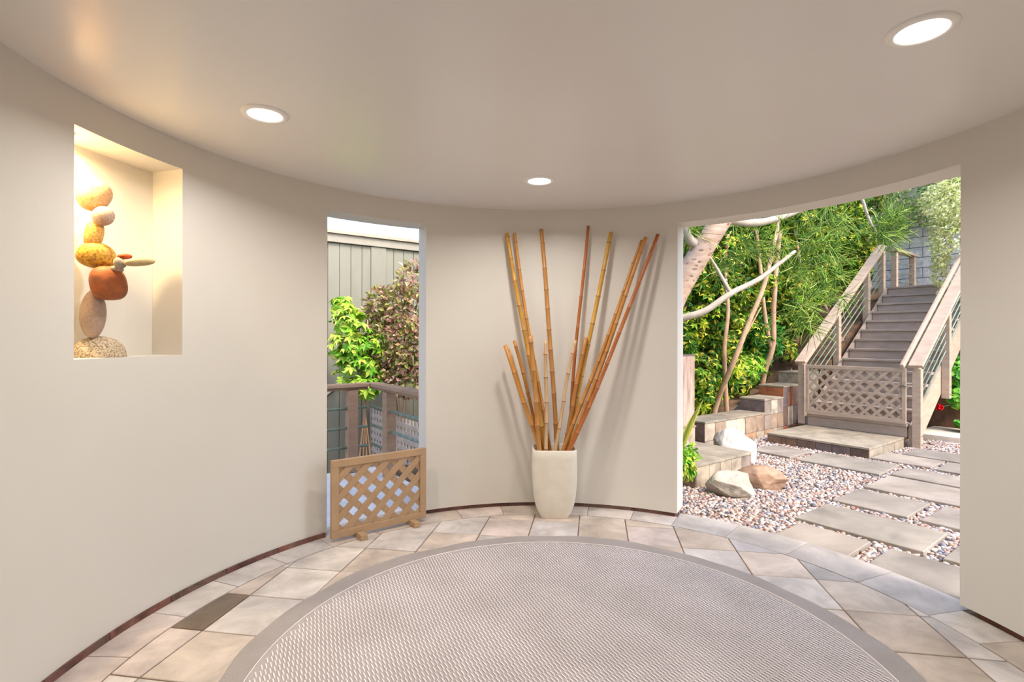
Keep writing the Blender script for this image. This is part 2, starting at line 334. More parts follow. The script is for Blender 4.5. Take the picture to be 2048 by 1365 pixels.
# floor: grout bed with tiles as pieces
mb = MB(); mb.prism([(CX+(RR+.112)*math.cos(a), CY+(RR+.112)*math.sin(a)) for a in np.linspace(0, 2*math.pi, 128, endpoint=False)], -.06, -.006)
floor = tag(mb.build('floor', 'grout'), 'tan stone tile floor of the round room', None, None, 'structure')
e1 = np.array((math.cos(R_(-9)), math.sin(R_(-9)))); e2 = np.array((math.sin(R_(9)), math.cos(R_(9)))); C2 = np.array((CX, CY)); PT = .3267
def tile(poly, mat, parent=floor, gap=.0035, z1=0., z0=-.02):
    P = shrink(poly, gap)
    if len(P) < 3 or parea(P) < .0006: return
    jz = random.uniform(-.0015, .0012); m = MB(); m.prism([tuple(p) for p in P], z0, z1+jz, bev=.0025)
    c = np.mean(np.array(P), 0); o = m.build('tile', mat, parent)
    return o
for i in range(-8, 9):
    for j in range(-13, 2):
        a0 = .222+PT*i; b0 = 3.722+PT*j
        if j < -12: continue
        q = [(a0+u)*e1+(b0+v)*e2 for u, v in ((0, 0), (PT, 0), (PT, PT), (0, PT))]
        c = np.mean(q, 0)
        if max(np.linalg.norm(p-C2) for p in q) < 1.30: continue      # wholly under the rug
        P = clip_circle([np.array(p) for p in q], C2, 1.80)
        if len(P) < 3: continue
        dark = abs(a0-(.222-PT*7)) < .01 and abs(b0-(3.722-PT*5)) < .01
        ang = math.degrees(math.atan2(c[1]-CY, c[0]-CX)); rad = np.linalg.norm(c-C2)
        tile(P, 'darktile' if dark else ('greytile' if 18 < ang < 58 and rad > 1.55 and (i+j) % 3 else 'tile'))
a = -180.0; ring = [187.5]; 
angs = list(np.arange(-171.5, 12, 10.4))+[12.7, 24, 37, 49, 60.4]+list(np.linspace(69.5, 178.1, 12))
for k in range(len(angs)):
    a0 = angs[k]; a1 = angs[k+1] if k+1 < len(angs) else 188.5
    door = 12 < (a0+a1)/2 < 61; r1 = RR+.115 if door else RR+.015
    if 115 < (a0+a1)/2 < 138: r1 = RR+.16
    if -129 < (a0+a1)/2 < -60: r1 = RR+.16
    n = 5; A = np.linspace(a0, a1, n)
    poly = [pol(x, 1.80)[:2] for x in A]+[pol(x, r1)[:2] for x in A[::-1]]
    # annular pieces are concave: cut into one mesh by quads
    m = MB(); w = .0035/1.8*57.3; jz = random.uniform(-.001, .001); arc_box(m, a0+w/2, a1-w/2, 1.8035, r1, -.02, jz, (a1-a0)/4.)
    m.build('tile', 'greytile' if door else 'tile', floor)
# baseboard pieces under the wall
for nm, a0, a1, dr in (('baseboard_left', 137.2, 222, -.010), ('baseboard_center', 60.9, 115.4, .012), ('baseboard_right', -61, 11.0, .03)):
    bt = thing(nm, pol((a0+a1)/2, RR), 'low reddish slate skirting along the curved wall', None, None, 'structure')
    k = max(2, int(round((a1-a0)/9.3))); A = np.linspace(a0, a1, k+1)
    for i in range(k): arc_box(MB(), A[i]+.06, A[i+1]-.06, RR+dr, RR+.1, -.005, .0285 if dr > 0 else .034-.004).build('tile', 'base', bt)
# unseen porch added behind the camera to keep the sun out of the room
mb = MB().box((-3.2, -3.2, -.06), (3.4, .45, -.008)); tag(mb.build('floor_porch', 'slab'), None, None, None, 'structure')
mb = MB().box((-3.2, -3.2, ZC+.03), (3.4, .25, ZC+.2)); tag(mb.build('ceiling_sun_blocker', 'ceiling'), None, None, None, 'structure')
mb = MB().box((-3.2, -3.3, -.06), (3.4, -3.2, ZC+.2)); tag(mb.build('wall_sun_blocker', 'wall'), None, None, None, 'structure')
# ------------------------------------------------------------------ downlights
def downlight(x, y, label):
    t = thing('recessed_downlight', (x, y, ZC), label, 'ceiling light', 'round recessed lights in the ceiling')
    MB().lathe((x, y, ZC), [(.071, .004), (.071, -.006), (.078, -.010), (.097, -.006), (.100, 0), (.100, .004)], 48).build('trim', 'trim', t)
    m = MB(); m.lathe((x, y, ZC), [(.0, -.0055), (.036, -.0055), (.0705, -.0045)], 48); m.f = [f[::-1] for f in m.f]; m.build('lens', 'lens', t)
    l = bpy.data.lights.new('downlight', 'AREA'); l.shape = 'DISK'; l.size = .13; l.energy = DOWNLIGHT_W; l.color = (1, .965, .925); l.spread = R_(156)
    lo = bpy.data.objects.new('downlight', l); COL.objects.link(lo); lo.parent = t; lo.location = (0, 0, -.014)
for x, y, w in ((-1.108, 2.324, 'the wall niche'), (.172, 3.298, 'the pot of bamboo'), (1.325, 1.682, 'the garden doorway'), (-.15, .95, 'the rear opening, added out of view')):  # fourth lamp is unseen, added to complete the ring and its light
    downlight(x, y, 'round white recessed ceiling light nearest '+w)
# ------------------------------------------------------------------ rug
rt = thing('round_rug', (CX, CY, 0), 'round woven mauve and beige rug with plain fabric border', 'rug')
mb = MB(); n = 180
def rr(a, r): return r+.008*math.sin(5*a+1)+.006*math.sin(11*a+.4)+.004*math.sin(23*a)
A = np.linspace(0, 2*math.pi, n, endpoint=False)
def ringv(r, z, wob): return [(CX+(rr(a, r) if wob else r)*math.cos(a), CY+(rr(a, r) if wob else r)*math.sin(a), z) for a in A]
V = ringv(1.25, .0025, 0)+ringv(1.25, .0068, 0)+ringv(1.362, .0068, 1)+ringv(1.368, .0025, 1)
mb.add(V, [(k*n+i, k*n+(i+1) % n, ((k+1) % 4)*n+(i+1) % n, ((k+1) % 4)*n+i) for k in range(4) for i in range(n)][::1], False); mb.f = [f[::-1] for f in mb.f]
mb.build('border', 'rugborder', rt)
mb = MB(); mb.prism([p[:2] for p in ringv(1.25, 0, 0)], .0022, .006); mb.build('woven_field', 'rug', rt)
mb = MB(); mb.tube(ringv(1.252, .008, 0)+ringv(1.252, .008, 0)[:1], .0028, 5, False); mb.build('piping', 'strand', rt)
# raised pale strands in staggered rows
du = np.array((-.545, .838)); dv = np.array((.838, .545)); PR, PS = .0385, .0168
uu, vv = [], []
for i in range(-34, 35):
    for j in range(-78, 79):
        u = i*PR; v = (j+(.5 if i % 2 else 0))*PS
        if u*u+v*v < 1.235**2 and CY+u*du[1]+v*dv[1] > .6: uu.append(u); vv.append(v)
uu = np.array(uu); vv = np.array(vv); N = len(uu); uu += rng.normal(0, .0008, N); vv += rng.normal(0, .0006, N)
T = np.array([(-.0180, -.0018, 0), (-.0180, .0018, 0), (-.012, -.0025, .0036), (-.012, .0025, .0036), (.012, -.0025, .0036), (.012, .0025, .0036), (.0180, -.0018, 0), (.0180, .0018, 0)])
TF = np.array([(0, 2, 3, 1), (2, 4, 5, 3), (4, 6, 7, 5)]); TF2 = np.array([(0, 1, 3, 2)])
U = uu[:, None]+T[None, :, 0]; W = vv[:, None]+T[None, :, 1]; Zz = .0058+np.broadcast_to(T[None, :, 2], U.shape)
V = np.stack([CX+U*du[0]+W*dv[0], CY+U*du[1]+W*dv[1], Zz], -1).reshape(-1, 3)
F = (np.arange(N)[:, None, None]*8+TF[None]).reshape(-1, 4)
F = F[:, ::-1]
fast_mesh('weave_strands', V, F, 'strand', rt, smooth=False, kind='stuff')
# ------------------------------------------------------------------ pot with bamboo
PX, PY = .315, 3.88
pt = thing('tall_planter_pot', (PX, PY, 0), 'tall cream square-mouthed planter pot with rounded tapering base', 'pot')
def sq(hw, hd, z, n=40, p=9.):
    out = []
    for a in np.linspace(0, 2*math.pi, n, endpoint=False):
        c, s = math.cos(a), math.sin(a); r = (abs(c)**p+abs(s)**p)**(-1/p); out.append((PX+hw*r*c, PY+hd*r*s, z))
    return out
prof = [(.097, .095, 0), (.104, .10, .012), (.124, .113, .05), (.142, .122, .10), (.153, .130, .16), (.160, .135, .24), (.163, .138, .34), (.162, .138, .44), (.161, .137, .497), (.157, .133, .502), (.150, .126, .502), (.146, .122, .497), (.140, .118, .40), (.13, .11, .39)]
V = []; 
for p in prof: V += sq(*p)
n = 40; mb = MB(); k = len(prof)
mb.add(V, [(i*n+j, i*n+(j+1) % n, (i+1)*n+(j+1) % n, (i+1)*n+j) for i in range(k-1) for j in range(n)], True)
mb.add(sq(*prof[0]), [tuple(range(n))[::-1]])
mb.build('pot_body', 'pot', pt, bevel=0)
mb = MB(); mb.add(sq(.139, .117, .395), [tuple(range(n))]); mb.build('soil', 'potin', pt)
def px(x, y, d): return np.array(((x-1024)/1038.3*d, d, 1.32+(675.7+.002*(x-1024)-y)/1038.3*d))
def bamboo(topx, rimx, r, mat, label, group, dtop=None, drim=3.88, bend=0., seed=0):
    rs = random.Random(seed*13+5); tx, ty = topx; rx, ry = rimx
    u = (tx-1024)/1038.3; A_ = u*u+1; B_ = u*CX+CY; dw = (B_+math.sqrt(B_*B_-A_*(CX**2+CY**2-RR*RR)))/A_
    dtop = min(dtop, dw-.045*math.sqrt(A_))
    a = px(rx, ry, drim); b = px(tx, ty, dtop); L = np.linalg.norm(b-a); d = (b-a)/L; a = a-d*((a[2]-.402)/d[2]); L = np.linalg.norm(b-a)
    side = np.cross(d, (0, 1, 0)); side /= np.linalg.norm(side)
    pts = []; rad = []; mis = []; t = 0; nodes = []; t = rs.uniform(.03, .12)
    while t < L-.02: nodes.append(t); t += rs.uniform(.15, .24)*(.8 if L < .8 else 1)
    def P(t):
        f = t/L; return a+d*t+side*(bend*math.sin(math.pi*f)+.003*math.sin(9*f+seed))
    seq = [(0, r, 0)]
    for q in nodes: seq += [(q-.009, r*.99, 0), (q-.004, r*1.12, 1), (q, r*1.2, 1), (q+.004, r*1.10, 0), (q+.010, r*.97, 0), (q+.07, r*.985, 0)]
    seq = [x for x in sorted(seq) if x[0] < L-.002]+[(L, r, 0)]
    for q, rd, mi in seq: pts.append(P(q)); rad.append(rd*(1-.12*q/L)); mis.append(mi)
    mb = MB(); mb.tube(pts, rad, 10, True, 0, mis)
    tag(mb.build('bamboo_pole', [mat, 'node'], None, tuple(a)), label, 'bamboo pole', group)
    
tallL = 'tall brown bamboo pole standing in the cream pot, reaching near the ceiling'
GT = 'tall bamboo poles in the pot'; GSb = 'short bamboo poles in the pot'
goldL = 'tall golden yellow bamboo pole standing in the cream pot'
shortL = 'short brown bamboo pole leaning in the cream pot'
paleL = 'short pale whitish bamboo pole standing in the cream pot'
def c4(a, b): return (980+a/4.136, 430+b/4.136)
def c5(a, b): return (980+a/4.136, 740+b/4.136)
bamboo(c4(135, 155), c5(461.6, 640), .0185, 'bamboogold', goldL, 'golden bamboo poles in the pot', 4.0, 3.88, 0, 1)
bamboo(c4(197, 152), c5(498.2, 640), .0135, 'bamboo', tallL, GT, 4.011, 3.91, .012, 2)
bamboo(c4(420, 120), c5(548, 600), .0165, 'bamboo', tallL, GT, 4.03, 3.93, -.010, 3)
bamboo(c4(813, 92), c5(655, 600), .0135, 'bamboo', tallL, GT, 4.03, 3.93, .012, 4)
bamboo(c4(1003, 145), c5(667.4, 560), .0175, 'bamboogold', goldL, 'golden bamboo poles in the pot', 4.005, 3.896, .008, 5)
bamboo(c4(1258, 212), c5(606.1, 660), .0155, 'bamboo', tallL, GT, 3.943, 3.826, -.012, 6)
bamboo(c4(1285, 185), c5(656.7, 655), .0155, 'bamboo', tallL, GT, 3.819, 3.825, -.012, 7)
bamboo(c4(1385, 160), c5(663.0, 655), .0150, 'bamboo', tallL, GT, 3.817, 3.787, -.015, 8)
bamboo(c4(122, 1080), c5(407.8, 640), .0165, 'bamboo', shortL, GSb, 3.864, 3.846, 0, 9)
bamboo(c4(150, 1110), c5(410, 640), .0125, 'bamboo', shortL, GSb, 3.93, 3.90, 0, 10)
bamboo(c4(203, 1040), c5(418, 600), .0145, 'bamboo', shortL, GSb, 3.97, 3.95, 0, 11)
bamboo(c4(338, 1003), c5(412.5, 655), .0180, 'bamboo', shortL, GSb, 3.797, 3.804, 0, 12)
bamboo(c4(462, 1042), c5(468, 665), .0150, 'bamboopale', paleL, 'pale short bamboo poles in the pot', 3.80, 3.80, 0, 13)
bamboo(c4(703, 1038), c5(545, 665), .0130, 'bamboopale', paleL, 'pale short bamboo poles in the pot', 3.84, 3.80, .006, 14)
bamboo(c4(790, 1016), c5(635.0, 560), .0165, 'bamboo', shortL, GSb, 3.893, 3.866, 0, 15)
# ------------------------------------------------------------------ free-standing lattice pet gate
def lattice(t, O, X, Y, w, h, sp, sw, th, mat, sub='slat', N=None):
    """diagonal slats clipped to a w x h rectangle; O corner, X/Y unit axes, N unit normal"""
    N = np.cross(X, Y) if N is None else N
    for layer, sgn in ((0, -1), (1, 1)):
        d = np.array((1, sgn))/math.sqrt(2); nn = np.array((-d[1], d[0])); c0 = np.array((w/2, h/2)); k = int((w+h)/sp)+2
        for i in range(-k, k+1):
            c = c0+nn*(i+.25)*sp; P = [c+d*s*3+nn*q*sw/2 for s, q in ((-1, -1), (1, -1), (1, 1), (-1, 1))]
            for n_, dd in (((1, 0), w), ((-1, 0), 0), ((0, 1), h), ((0, -1), 0)): P = clip_half(P, n_, dd) if len(P) > 2 else []
            if len(P) < 3 or parea(P) < .0004: continue
            z0 = layer*th; V = [O+X*p[0]+Y*p[1]+N*(z0-th+.0005) for p in P]+[O+X*p[0]+Y*p[1]+N*(z0-.0005) for p in P]; m = len(P)
            a = sum(P[j-1][0]*P[j][1]-P[j][0]*P[j-1][1] for j in range(m))
            F = [tuple(range(m))[::-1], tuple(range(m, 2*m))]+[(j, (j+1) % m, m+(j+1) % m, m+j) for j in range(m)]
            if a < 0: F = [f[::-1] for f in F]
            MB().add(V, F).build(sub, mat, t)
A0 = np.array((-1.160, 3.330, .022)); B0 = np.array((-.622, 3.742, .022)); X = (B0-A0); LW = np.linalg.norm(X); X /= LW; Nn = np.cross(X, Z3)
pg = thing('lattice_pet_gate', tuple((A0+B0)/2*np.array((1, 1, 0))), 'low free-standing tan wooden lattice gate standing across the window opening', 'pet gate')
HG = .505; fw = .048; ft = .028
def fr(a, b, w): return MB().beam(a, b, w, ft, up=Nn)
for z in (fw/2, HG-fw/2): fr(A0+Z3*z, B0+Z3*z, fw).build('frame_rail', 'gatetan', pg, bevel=.003)
for x in (fw/2, LW-fw/2): fr(A0+X*x+Z3*fw, A0+X*x+Z3*(HG-fw), fw).build('frame_stile', 'gatetan', pg, bevel=.003)
lattice(pg, A0+X*fw+Z3*fw, X, Z3, LW-2*fw, HG-2*fw, .0905, .044, .007, 'gatetan', N=Nn)
for x in (.185, .565):
    c = A0+X*x; m = MB()
    m.obox(c+Nn*.058+Z3*-.003, (X, Nn, Z3), (.022, .040, .018)); m.obox(c-Nn*.05+Z3*-.003, (X, Nn, Z3), (.022, .034, .018))
    m.obox(c+Z3*-.012, (X, Nn, Z3), (.022, .02, .0095)); m.build('foot', 'gatetan', pg, bevel=.003)
# ------------------------------------------------------------------ stones in the niche
st = thing('balanced_stone_sculpture', tuple(pol(174, RR+.1, ZN0)), 'sculpture of balanced coloured river stones standing in the lit wall niche', 'sculpture')
vd = np.array((-.625, .78, 0)); hd = np.array((.78, .625, 0))      # sight line to the niche and its right-hand direction
def stone(cx, cy, w, h, dep, rot, mat, label, off=0., flat=None, pw=2.0, seed=1):
    X0, Y0 = 100+cx/2.627, 220+cy/2.627; d = 2.285+off
    c = px(X0, Y0, d); sc = d/1038.3/2.627; a = w*sc/2/1.27; b = h*sc/2
    m = bmesh.new(); bmesh.ops.create_icosphere(m, subdivisions=4, radius=1); rs = np.random.default_rng(seed); ph = rs.uniform(0, 6, 9); V = []
    for v in m.verts:
        q = np.array(v.co); q = np.sign(q)*np.abs(q)**(2/pw)
        q = q/max(1e-6, (np.abs(q)**pw).sum()**(1/pw)) if pw != 2 else q
        k = 1+.035*math.sin(2.1*q[0]+ph[0]+1.3*q[2])+.03*math.sin(2.7*q[2]+ph[1])+.025*math.sin(3*q[1]+ph[2]+q[0])
        x, y, z = q*k*np.array((a, dep/2, b)); cr, sr = math.cos(R_(rot)), math.sin(R_(rot)); x, z = x*cr-z*sr, x*sr+z*cr
        P = c+hd*x+vd*y+Z3*z
        if flat is not None and P[2] < flat: P[2] = flat
        V.append(P)
    F = [tuple(l.vert.index for l in f.loops) for f in m.faces]; m.free()
    mb = MB().add(V, F, True); o = mb.build('stone', mat, st); o['label'] = label
stone(262, 1310, 300, 240, .15, 0, 'stone_cream', 'speckled cream half-dome base stone', .045, ZN0, 2.0, 1)
stone(226, 1073, 144, 268, .11, -4, 'stone_taupe', 'upright smooth taupe egg-shaped stone', .016, None, 2, 2)
stone(305, 914, 202, 188, .12, 8, 'stone_rust', 'rust red rounded block stone', .008, None, 2.7, 3)
stone(240, 765, 212, 138, .11, -10, 'stone_yellow', 'pitted yellow flattened stone', 0, None, 2.3, 4)
stone(231, 655, 106, 140, .08, -8, 'stone_ochre', 'ochre speckled stone', 0, None, 2.4, 5)
stone(282, 558, 118, 104, .08, -25, 'stone_mauve', 'small mauve brown stone', 0, None, 2.1, 6)
stone(233, 450, 190, 172, .085, -22, 'stone_pink', 'speckled pinkish oval top stone', 0, None, 2.1, 7)
stone(366, 806, 78, 50, .05, -38, 'stone_grey', 'small flat grey stone', -.015, None, 2.2, 8)
stone(350, 836, 80, 34, .06, 0, 'stone_taupe', 'thin taupe wedge stone', 0, None, 2.2, 11)
stone(392, 771, 80, 30, .05, 4, 'stone_orange', 'thin orange stone', 0, None, 2.2, 9)
stone(468, 800, 172, 46, .045, 10, 'stone_beige', 'long pointed beige stone jutting sideways', .005, None, 2.4, 10)
pk = thing('niche_spotlight', tuple(pol(177.6, RR+.1, ZN1)), 'small round puck light under the top of the niche', 'niche light')
c = pol(177.6, RR+.1, ZN1); MB().lathe(c, [(.028, 0), (.028, -.008), (.022, -.010), (.0, -.010)], 24).build('housing', 'trim', pk)
for k in (0,):
    l = bpy.data.lights.new('niche_lamp', 'AREA'); l.shape = 'DISK'; l.size = .04; l.energy = 11.0; l.color = (1, .77, .42); l.spread = R_(170)
    lo = bpy.data.objects.new('niche_lamp', l); COL.objects.link(lo); lo.parent = pk; lo.location = (0, 0, -.013)
# ================================================================== GARDEN GROUND
mb = MB(); N_ = 64
gbox(mb, -1.72, 30, -40, -4.70, -.90, -.062); gbox(mb, -30, 30, -4.70, 30, -.90, -.062); tag(mb.build('ground', 'soil'), 'brown garden soil ground', None, None, 'structure')
mb = MB(); gbox(mb, -30, -1.72, -40, -4.70, -.90, -.62); tag(mb.build('ground_lower', 'soil'), 'lower ground between deck and neighbouring house', None, None, 'structure')
gp = [g(-.24, -6.2), g(-.24, .0), g(1.0, .0), g(1.0, .82), g(4.2, .82), g(4.2, -6.2)]
gp = [tuple(p[:2]) for p in gp]
mb = MB(); mb.prism(gp, -.062, -.045); gbed = tag(mb.build('ground_gravel_bed', 'gravelbed'), 'gravel bed around the stepping slabs', None, None, 'structure')
# stepping slabs: pieces of the path
path = thing('floor_path', tuple(g(1.9, -2.6, -.04)), 'stone slab path leading from the doorway to the stairs', None, None, 'structure')
SL = [(.22, .66, -1.86, -1.36), (.74, 1.51, -1.90, -1.28), (1.19, 1.73, -1.14, -.67), (1.32, 2.3, -.63, -.12), (1.78, 2.5, -1.2, -.70), (1.59, 2.6, -1.82, -1.36), (1.60, 2.6, -2.48, -1.87),
      (1.61, 2.12, -3.13, -2.58), (2.21, 3.0, -3.13, -2.59), (1.63, 2.40, -3.81, -3.28), (2.50, 3.2, -3.83, -3.30), (1.71, 2.155, -4.62, -3.88), (2.26, 3.0, -4.8, -3.91), (2.62, 3.3, -2.46, -1.9), (2.72, 3.4, -1.8, -1.34)]
for e0, e1_, s0, s1 in SL:
    q = [np.array(g(e, s)[:2]) for e, s in ((e0, s0), (e1_, s0), (e1_, s1), (e0, s1))]; q = [p+rng.normal(0, .006, 2) for p in q]
    # trim against the room's threshold
    P = []
    for a_, b_ in zip(q, q[1:]+q[:1]):
        for f in np.linspace(0, 1, 8, endpoint=False): P.append(a_+(b_-a_)*f)
    P = [C2+(p-C2)*max(1, (RR+.118)/np.linalg.norm(p-C2)) for p in P]
    P2 = []
    for p in P:
        if not P2 or np.linalg.norm(p-P2[-1]) > .01: P2.append(p)
    mb = MB(); mb.prism([tuple(p) for p in P2], -.044, -.006+random.uniform(-.004, .004), bev=.004); mb.build('slab', 'slab', path)
# pebbles
def ico(sub):
    m = bmesh.new(); bmesh.ops.create_icosphere(m, subdivisions=sub, radius=1); m.verts.ensure_lookup_table()
    V = np.array([v.co for v in m.verts]); F = np.array([[v.index for v in f.verts] for f in m.faces]); m.free(); return V, F
def rotm(N):
    q = nrm(rng.normal(size=(N, 4))); w, x, y, z = q.T
    return np.stack([np.stack([1-2*(y*y+z*z), 2*(x*y-z*w), 2*(x*z+y*w)], -1), np.stack([2*(x*y+z*w), 1-2*(x*x+z*z), 2*(y*z-x*w)], -1), np.stack([2*(x*z-y*w), 2*(y*z+x*w), 1-2*(x*x+y*y)], -1)], 1)
def pebbles(name, parent, es, sub, size):
    T, F = ico(sub); N = len(es); P = np.array([g(e, s) for e, s in es]); r = rng.uniform(.6, 1.35, N)*size
    rz = rng.uniform(0, 6.28, N); sx = r*rng.uniform(1, 1.5, N); sy = r*rng.uniform(.75, 1, N); sz = r*rng.uniform(.55, .85, N)
    Q = T[None]*np.stack([sx, sy, sz], -1)[:, None]; c, s_ = np.cos(rz)[:, None], np.sin(rz)[:, None]; tl = rng.normal(0, .25, (N, 1))
    Q = np.stack([Q[..., 0]*c-Q[..., 1]*s_, Q[..., 0]*s_+Q[..., 1]*c, Q[..., 2]+tl*Q[..., 0]], -1)
    P[:, 2] = -.040+rng.uniform(0, .012, N); V = (Q+P[:, None]).reshape(-1, 3); FF = (np.arange(N)[:, None, None]*len(T)+F[None]).reshape(-1, 3)
    tone = np.repeat(rng.random(N), len(T)); o = fast_mesh(name, V, FF, 'pebble', parent, attrs={'tone': tone}); o['kind'] = 'stuff'; return o
def peb_ok(e, s):
    p = g(e, s)[:2]
    if np.linalg.norm(p-C2) < RR+.125: return False
    for e0, e1_, s0, s1 in SL:
        if e0-.004 < e < e1_+.004 and s0-.004 < s < s1+.004: return False
    if -.03 < e < 1.195 and s > -1.125: return False
    if -.08 < e < .73 and -3.71 < s < -2.70: return False
    if 1.175 < e < 1.345 and -.01 < s < .50: return False
    for c_, r_ in (((2.47, 5.72), .21), ((1.90, 4.50), .16), ((2.31, 4.74), .16)):
        if (p[0]-c_[0])**2+(p[1]-c_[1])**2 < r_*r_: return False
    return -.24 < e < 3.3 and s < .82
near, far = [], []
stp = .0235
for s in np.arange(-5.3, .8, stp):
    for e in np.arange(-.2, 3.2, stp):
        e_ = e+rng.uniform(-.5, .5)*stp; s_ = s+rng.uniform(-.5, .5)*stp
        if s < -4.0 and e < .9 and e+s < -4.4: continue
        if e > 2.6 and s > -2: continue
        if peb_ok(e_, s_): (near if g(e_, s_)[1] < 4.6 else far).append((e_, s_))
tagp = pebbles('pebble_gravel', None, near, 2, .0135); tag(tagp, 'multicoloured pebble gravel around the stepping slabs', 'gravel')
pebbles('pebble_gravel_far', tagp, far, 1, .0145).name = 'pebbles'
# ------------------------------------------------------------------ tiled masonry: a mortar core with tiles as pieces
def tiled_face(t, O, U, V, w, h, N, cols, rows, mats, th=.014, gap=.006, jit=.12, joint='tile'):
    xs = [0]+[w*(i+random.uniform(-jit, jit))/cols for i in range(1, cols)]+[w]
    ys = ([0]+[h*j/rows for j in range(1, rows)]+[h]) if rows != 2 else ([0, .10, h] if h < .35 else ([0, .10, .10+(h-.10)*.5, h]))
    rows = len(ys)-1
    for i in range(cols):
        for j in range(rows):
            x0, x1, y0, y1 = xs[i]+gap/2, xs[i+1]-gap/2, ys[j]+gap/2, ys[j+1]-gap/2
            tt = th*random.uniform(.8, 1.15); c = O+U*(x0+x1)/2+V*(y0+y1)/2+N*(tt/2)
            MB().obox(c, (U, V, N), ((x1-x0)/2, (y1-y0)/2, tt/2)).build(joint, random.choice(mats), t, bevel=.002)
def tiled_block(t, e0, e1_, s0, s1, z0, z1, ctile, rows, mats_e, mats_s, ctile_s=None, cap=.025, capn=2, ecover=True):
    MB_ = MB(); gbox(MB_, e0+.014, e1_-.014, s0+.014, s1-.014, z0, z1-cap); MB_.build('core', 'gmortar', t)
    h = z1-cap-z0
    if ecover: tiled_face(t, g(e1_-.014, s0, z0), S3, Z3, s1-s0, h, E3, max(1, int(round((s1-s0)/ctile))), rows, mats_e)
    tiled_face(t, g(e0, s0+.014, z0), E3, Z3, e1_-e0, h, -S3, max(1, int(round((e1_-e0)/(ctile_s or ctile)))), rows, mats_s)
    L = s1-s0; k = capn
    for i in range(k):
        m = MB(); gbox(m, e0, e1_+.006, s0-.006+L*i/k+.002, s0-.006+(L+.006)*(i+1)/k-.002, z1-cap+.0005, z1); m.build('cap_stone', 'gcap', t, bevel=.003)
# stepped planter wall
pw = thing('stepped_planter_wall', tuple(g(-.43, -.8, -.06)), 'stepped slate-tiled planter wall in front of the hedge', 'planter wall')
tiled_block(pw, -.62, -.25, -2.10, -.69, -.06, .285, .235, 2, ['gtile'], ['gtiledark'], .37, capn=3)
tiled_block(pw, -.62, -.25, -.688, -.16, -.06, .47, .18, 2, ['gtile'], ['gtiledark'], .37, capn=2)
tiled_block(pw, -.62, -.25, -.158, .42, -.06, .625, .145, 2, ['gtilered', 'gtile', 'gtiledark'], ['gtilered'], .37, capn=2)
tiled_block(pw, -.62, -.25, .422, .95, -.06, .80, .18, 2, ['gtile'], ['gtile'], .37, capn=2)
# near planter block with column
nb = thing('low_stone_block', tuple(g(.45, -3.2, -.06)), 'low slate-tiled block beside the doorway gravel', 'planter block')
tiled_block(nb, -.05, .70, -3.675, -2.735, -.06, .172, .2, 1, ['gtile'], ['gtile'], .25, capn=2)
cc = px(1366, 893, 5.45); cpos = g(.06, -3.02)
ct = thing('wooden_column', tuple(g(.06, -3.02, .172)), 'square weathered wooden column on a slate base beside the doorway', 'column')
cw = .105
def cbox(h0, h1, w, name, mat, bev=.006):
    m = MB(); gbox(m, .06-w, .06+w, -3.02-w, -3.02+w, h0, h1); return m.build(name, mat, ct, bevel=bev)
cbox(.1725, .365, cw+.004, 'base', 'gtile'); cbox(.366, .382, cw+.012, 'base_cap', 'gcap', .003); cbox(.383, 1.13, cw, 'shaft', 'wood'); cbox(1.1305, 1.142, cw+.006, 'top_plate', 'gtiledark', .002)
# landing at the stair foot
ld = thing('stone_landing', tuple(g(.58, -.55, -.06)), 'low slate-tiled landing step at the foot of the stairs', 'landing step')
m = MB(); gbox(m, .014, 1.146, -1.076, -.004, -.06, .060); m.build('core', 'gmortar', ld)
tiled_face(ld, g(0, -1.076, -.06), E3, Z3, 1.16, .12, -S3, 6, 1, ['gtiledark'])
tiled_face(ld, g(1.146, -1.08, -.06), S3, Z3, 1.076, .12, E3, 3, 1, ['gcap'])
for i in range(3):
    for j in range(2):
        m = MB(); gbox(m, -.006+1.172*i/3+.002, -.006+1.172*(i+1)/3-.002, -1.098+1.092*j/2+.002, -1.098+1.092*(j+1)/2-.002, .0605, .085); m.build('cap_stone', 'gcap', ld, bevel=.003)
# kerb pad and brown retaining wall right of the stairs
m = MB(); gbox(m, 1.0, 4.0, .83, 1.74, -.06, .035); tag(m.build('kerb_slab', 'concrete', None, tuple(g(2.5, 1.3, -.06)), bevel=.006), 'pale concrete strip beside the stair post', 'concrete strip')
m = MB(); gbox(m, .1, 4.0, 1.75, 2.05, -.06, .52); tag(m.build('wall_retaining', 'retain'), 'low brown retaining wall beneath the stairs', None, None, 'structure')
# ------------------------------------------------------------------ stairs
RUN, RISE, Z0, NS = .232, .152, .25, 14
def nose(s): return Z0+s/RUN*RISE
stt = thing('garden_staircase', tuple(g(.58, 0, .085)), 'taupe painted timber garden staircase rising to the block wall', 'staircase')
for k in range(NS):
    s0 = k*RUN; z = Z0+k*RISE; L = RUN+.03 if k < NS-1 else 1.9
    m = MB(); gbox(m, .004, 1.19, s0-.012, s0+L-.02, z-.034, z); m.build('tread', 'taupe', stt, bevel=.004)
    zb = .086 if k == 0 else z-RISE+.001
    m = MB(); gbox(m, .012, 1.18, s0+.012, s0+.030, zb, z-.0345); m.build('riser', 'taupe', stt)
for e0, e1_, mt in ((-.036, .003, 'taupe'), (1.191, 1.232, 'rail')):
    m = MB(); P = [(.05, -.03 if e0 > 0 else .09), (.05, .20), (3.05, nose(3.05)-.03), (3.05, nose(3.05)-.40), (.42, .06 if e0 > 0 else .09)]
    V = [g(e, s, z) for e in (e0, e1_) for s, z in P]; n = 5
    F = [(0, 1, 2, 3, 4), (9, 8, 7, 6, 5)]+[(i, i+5, (i+1) % 5+5, (i+1) % 5) for i in range(5)]
    m.add(V, [f[::-1] for f in F]); m.build('stringer', mt, stt)
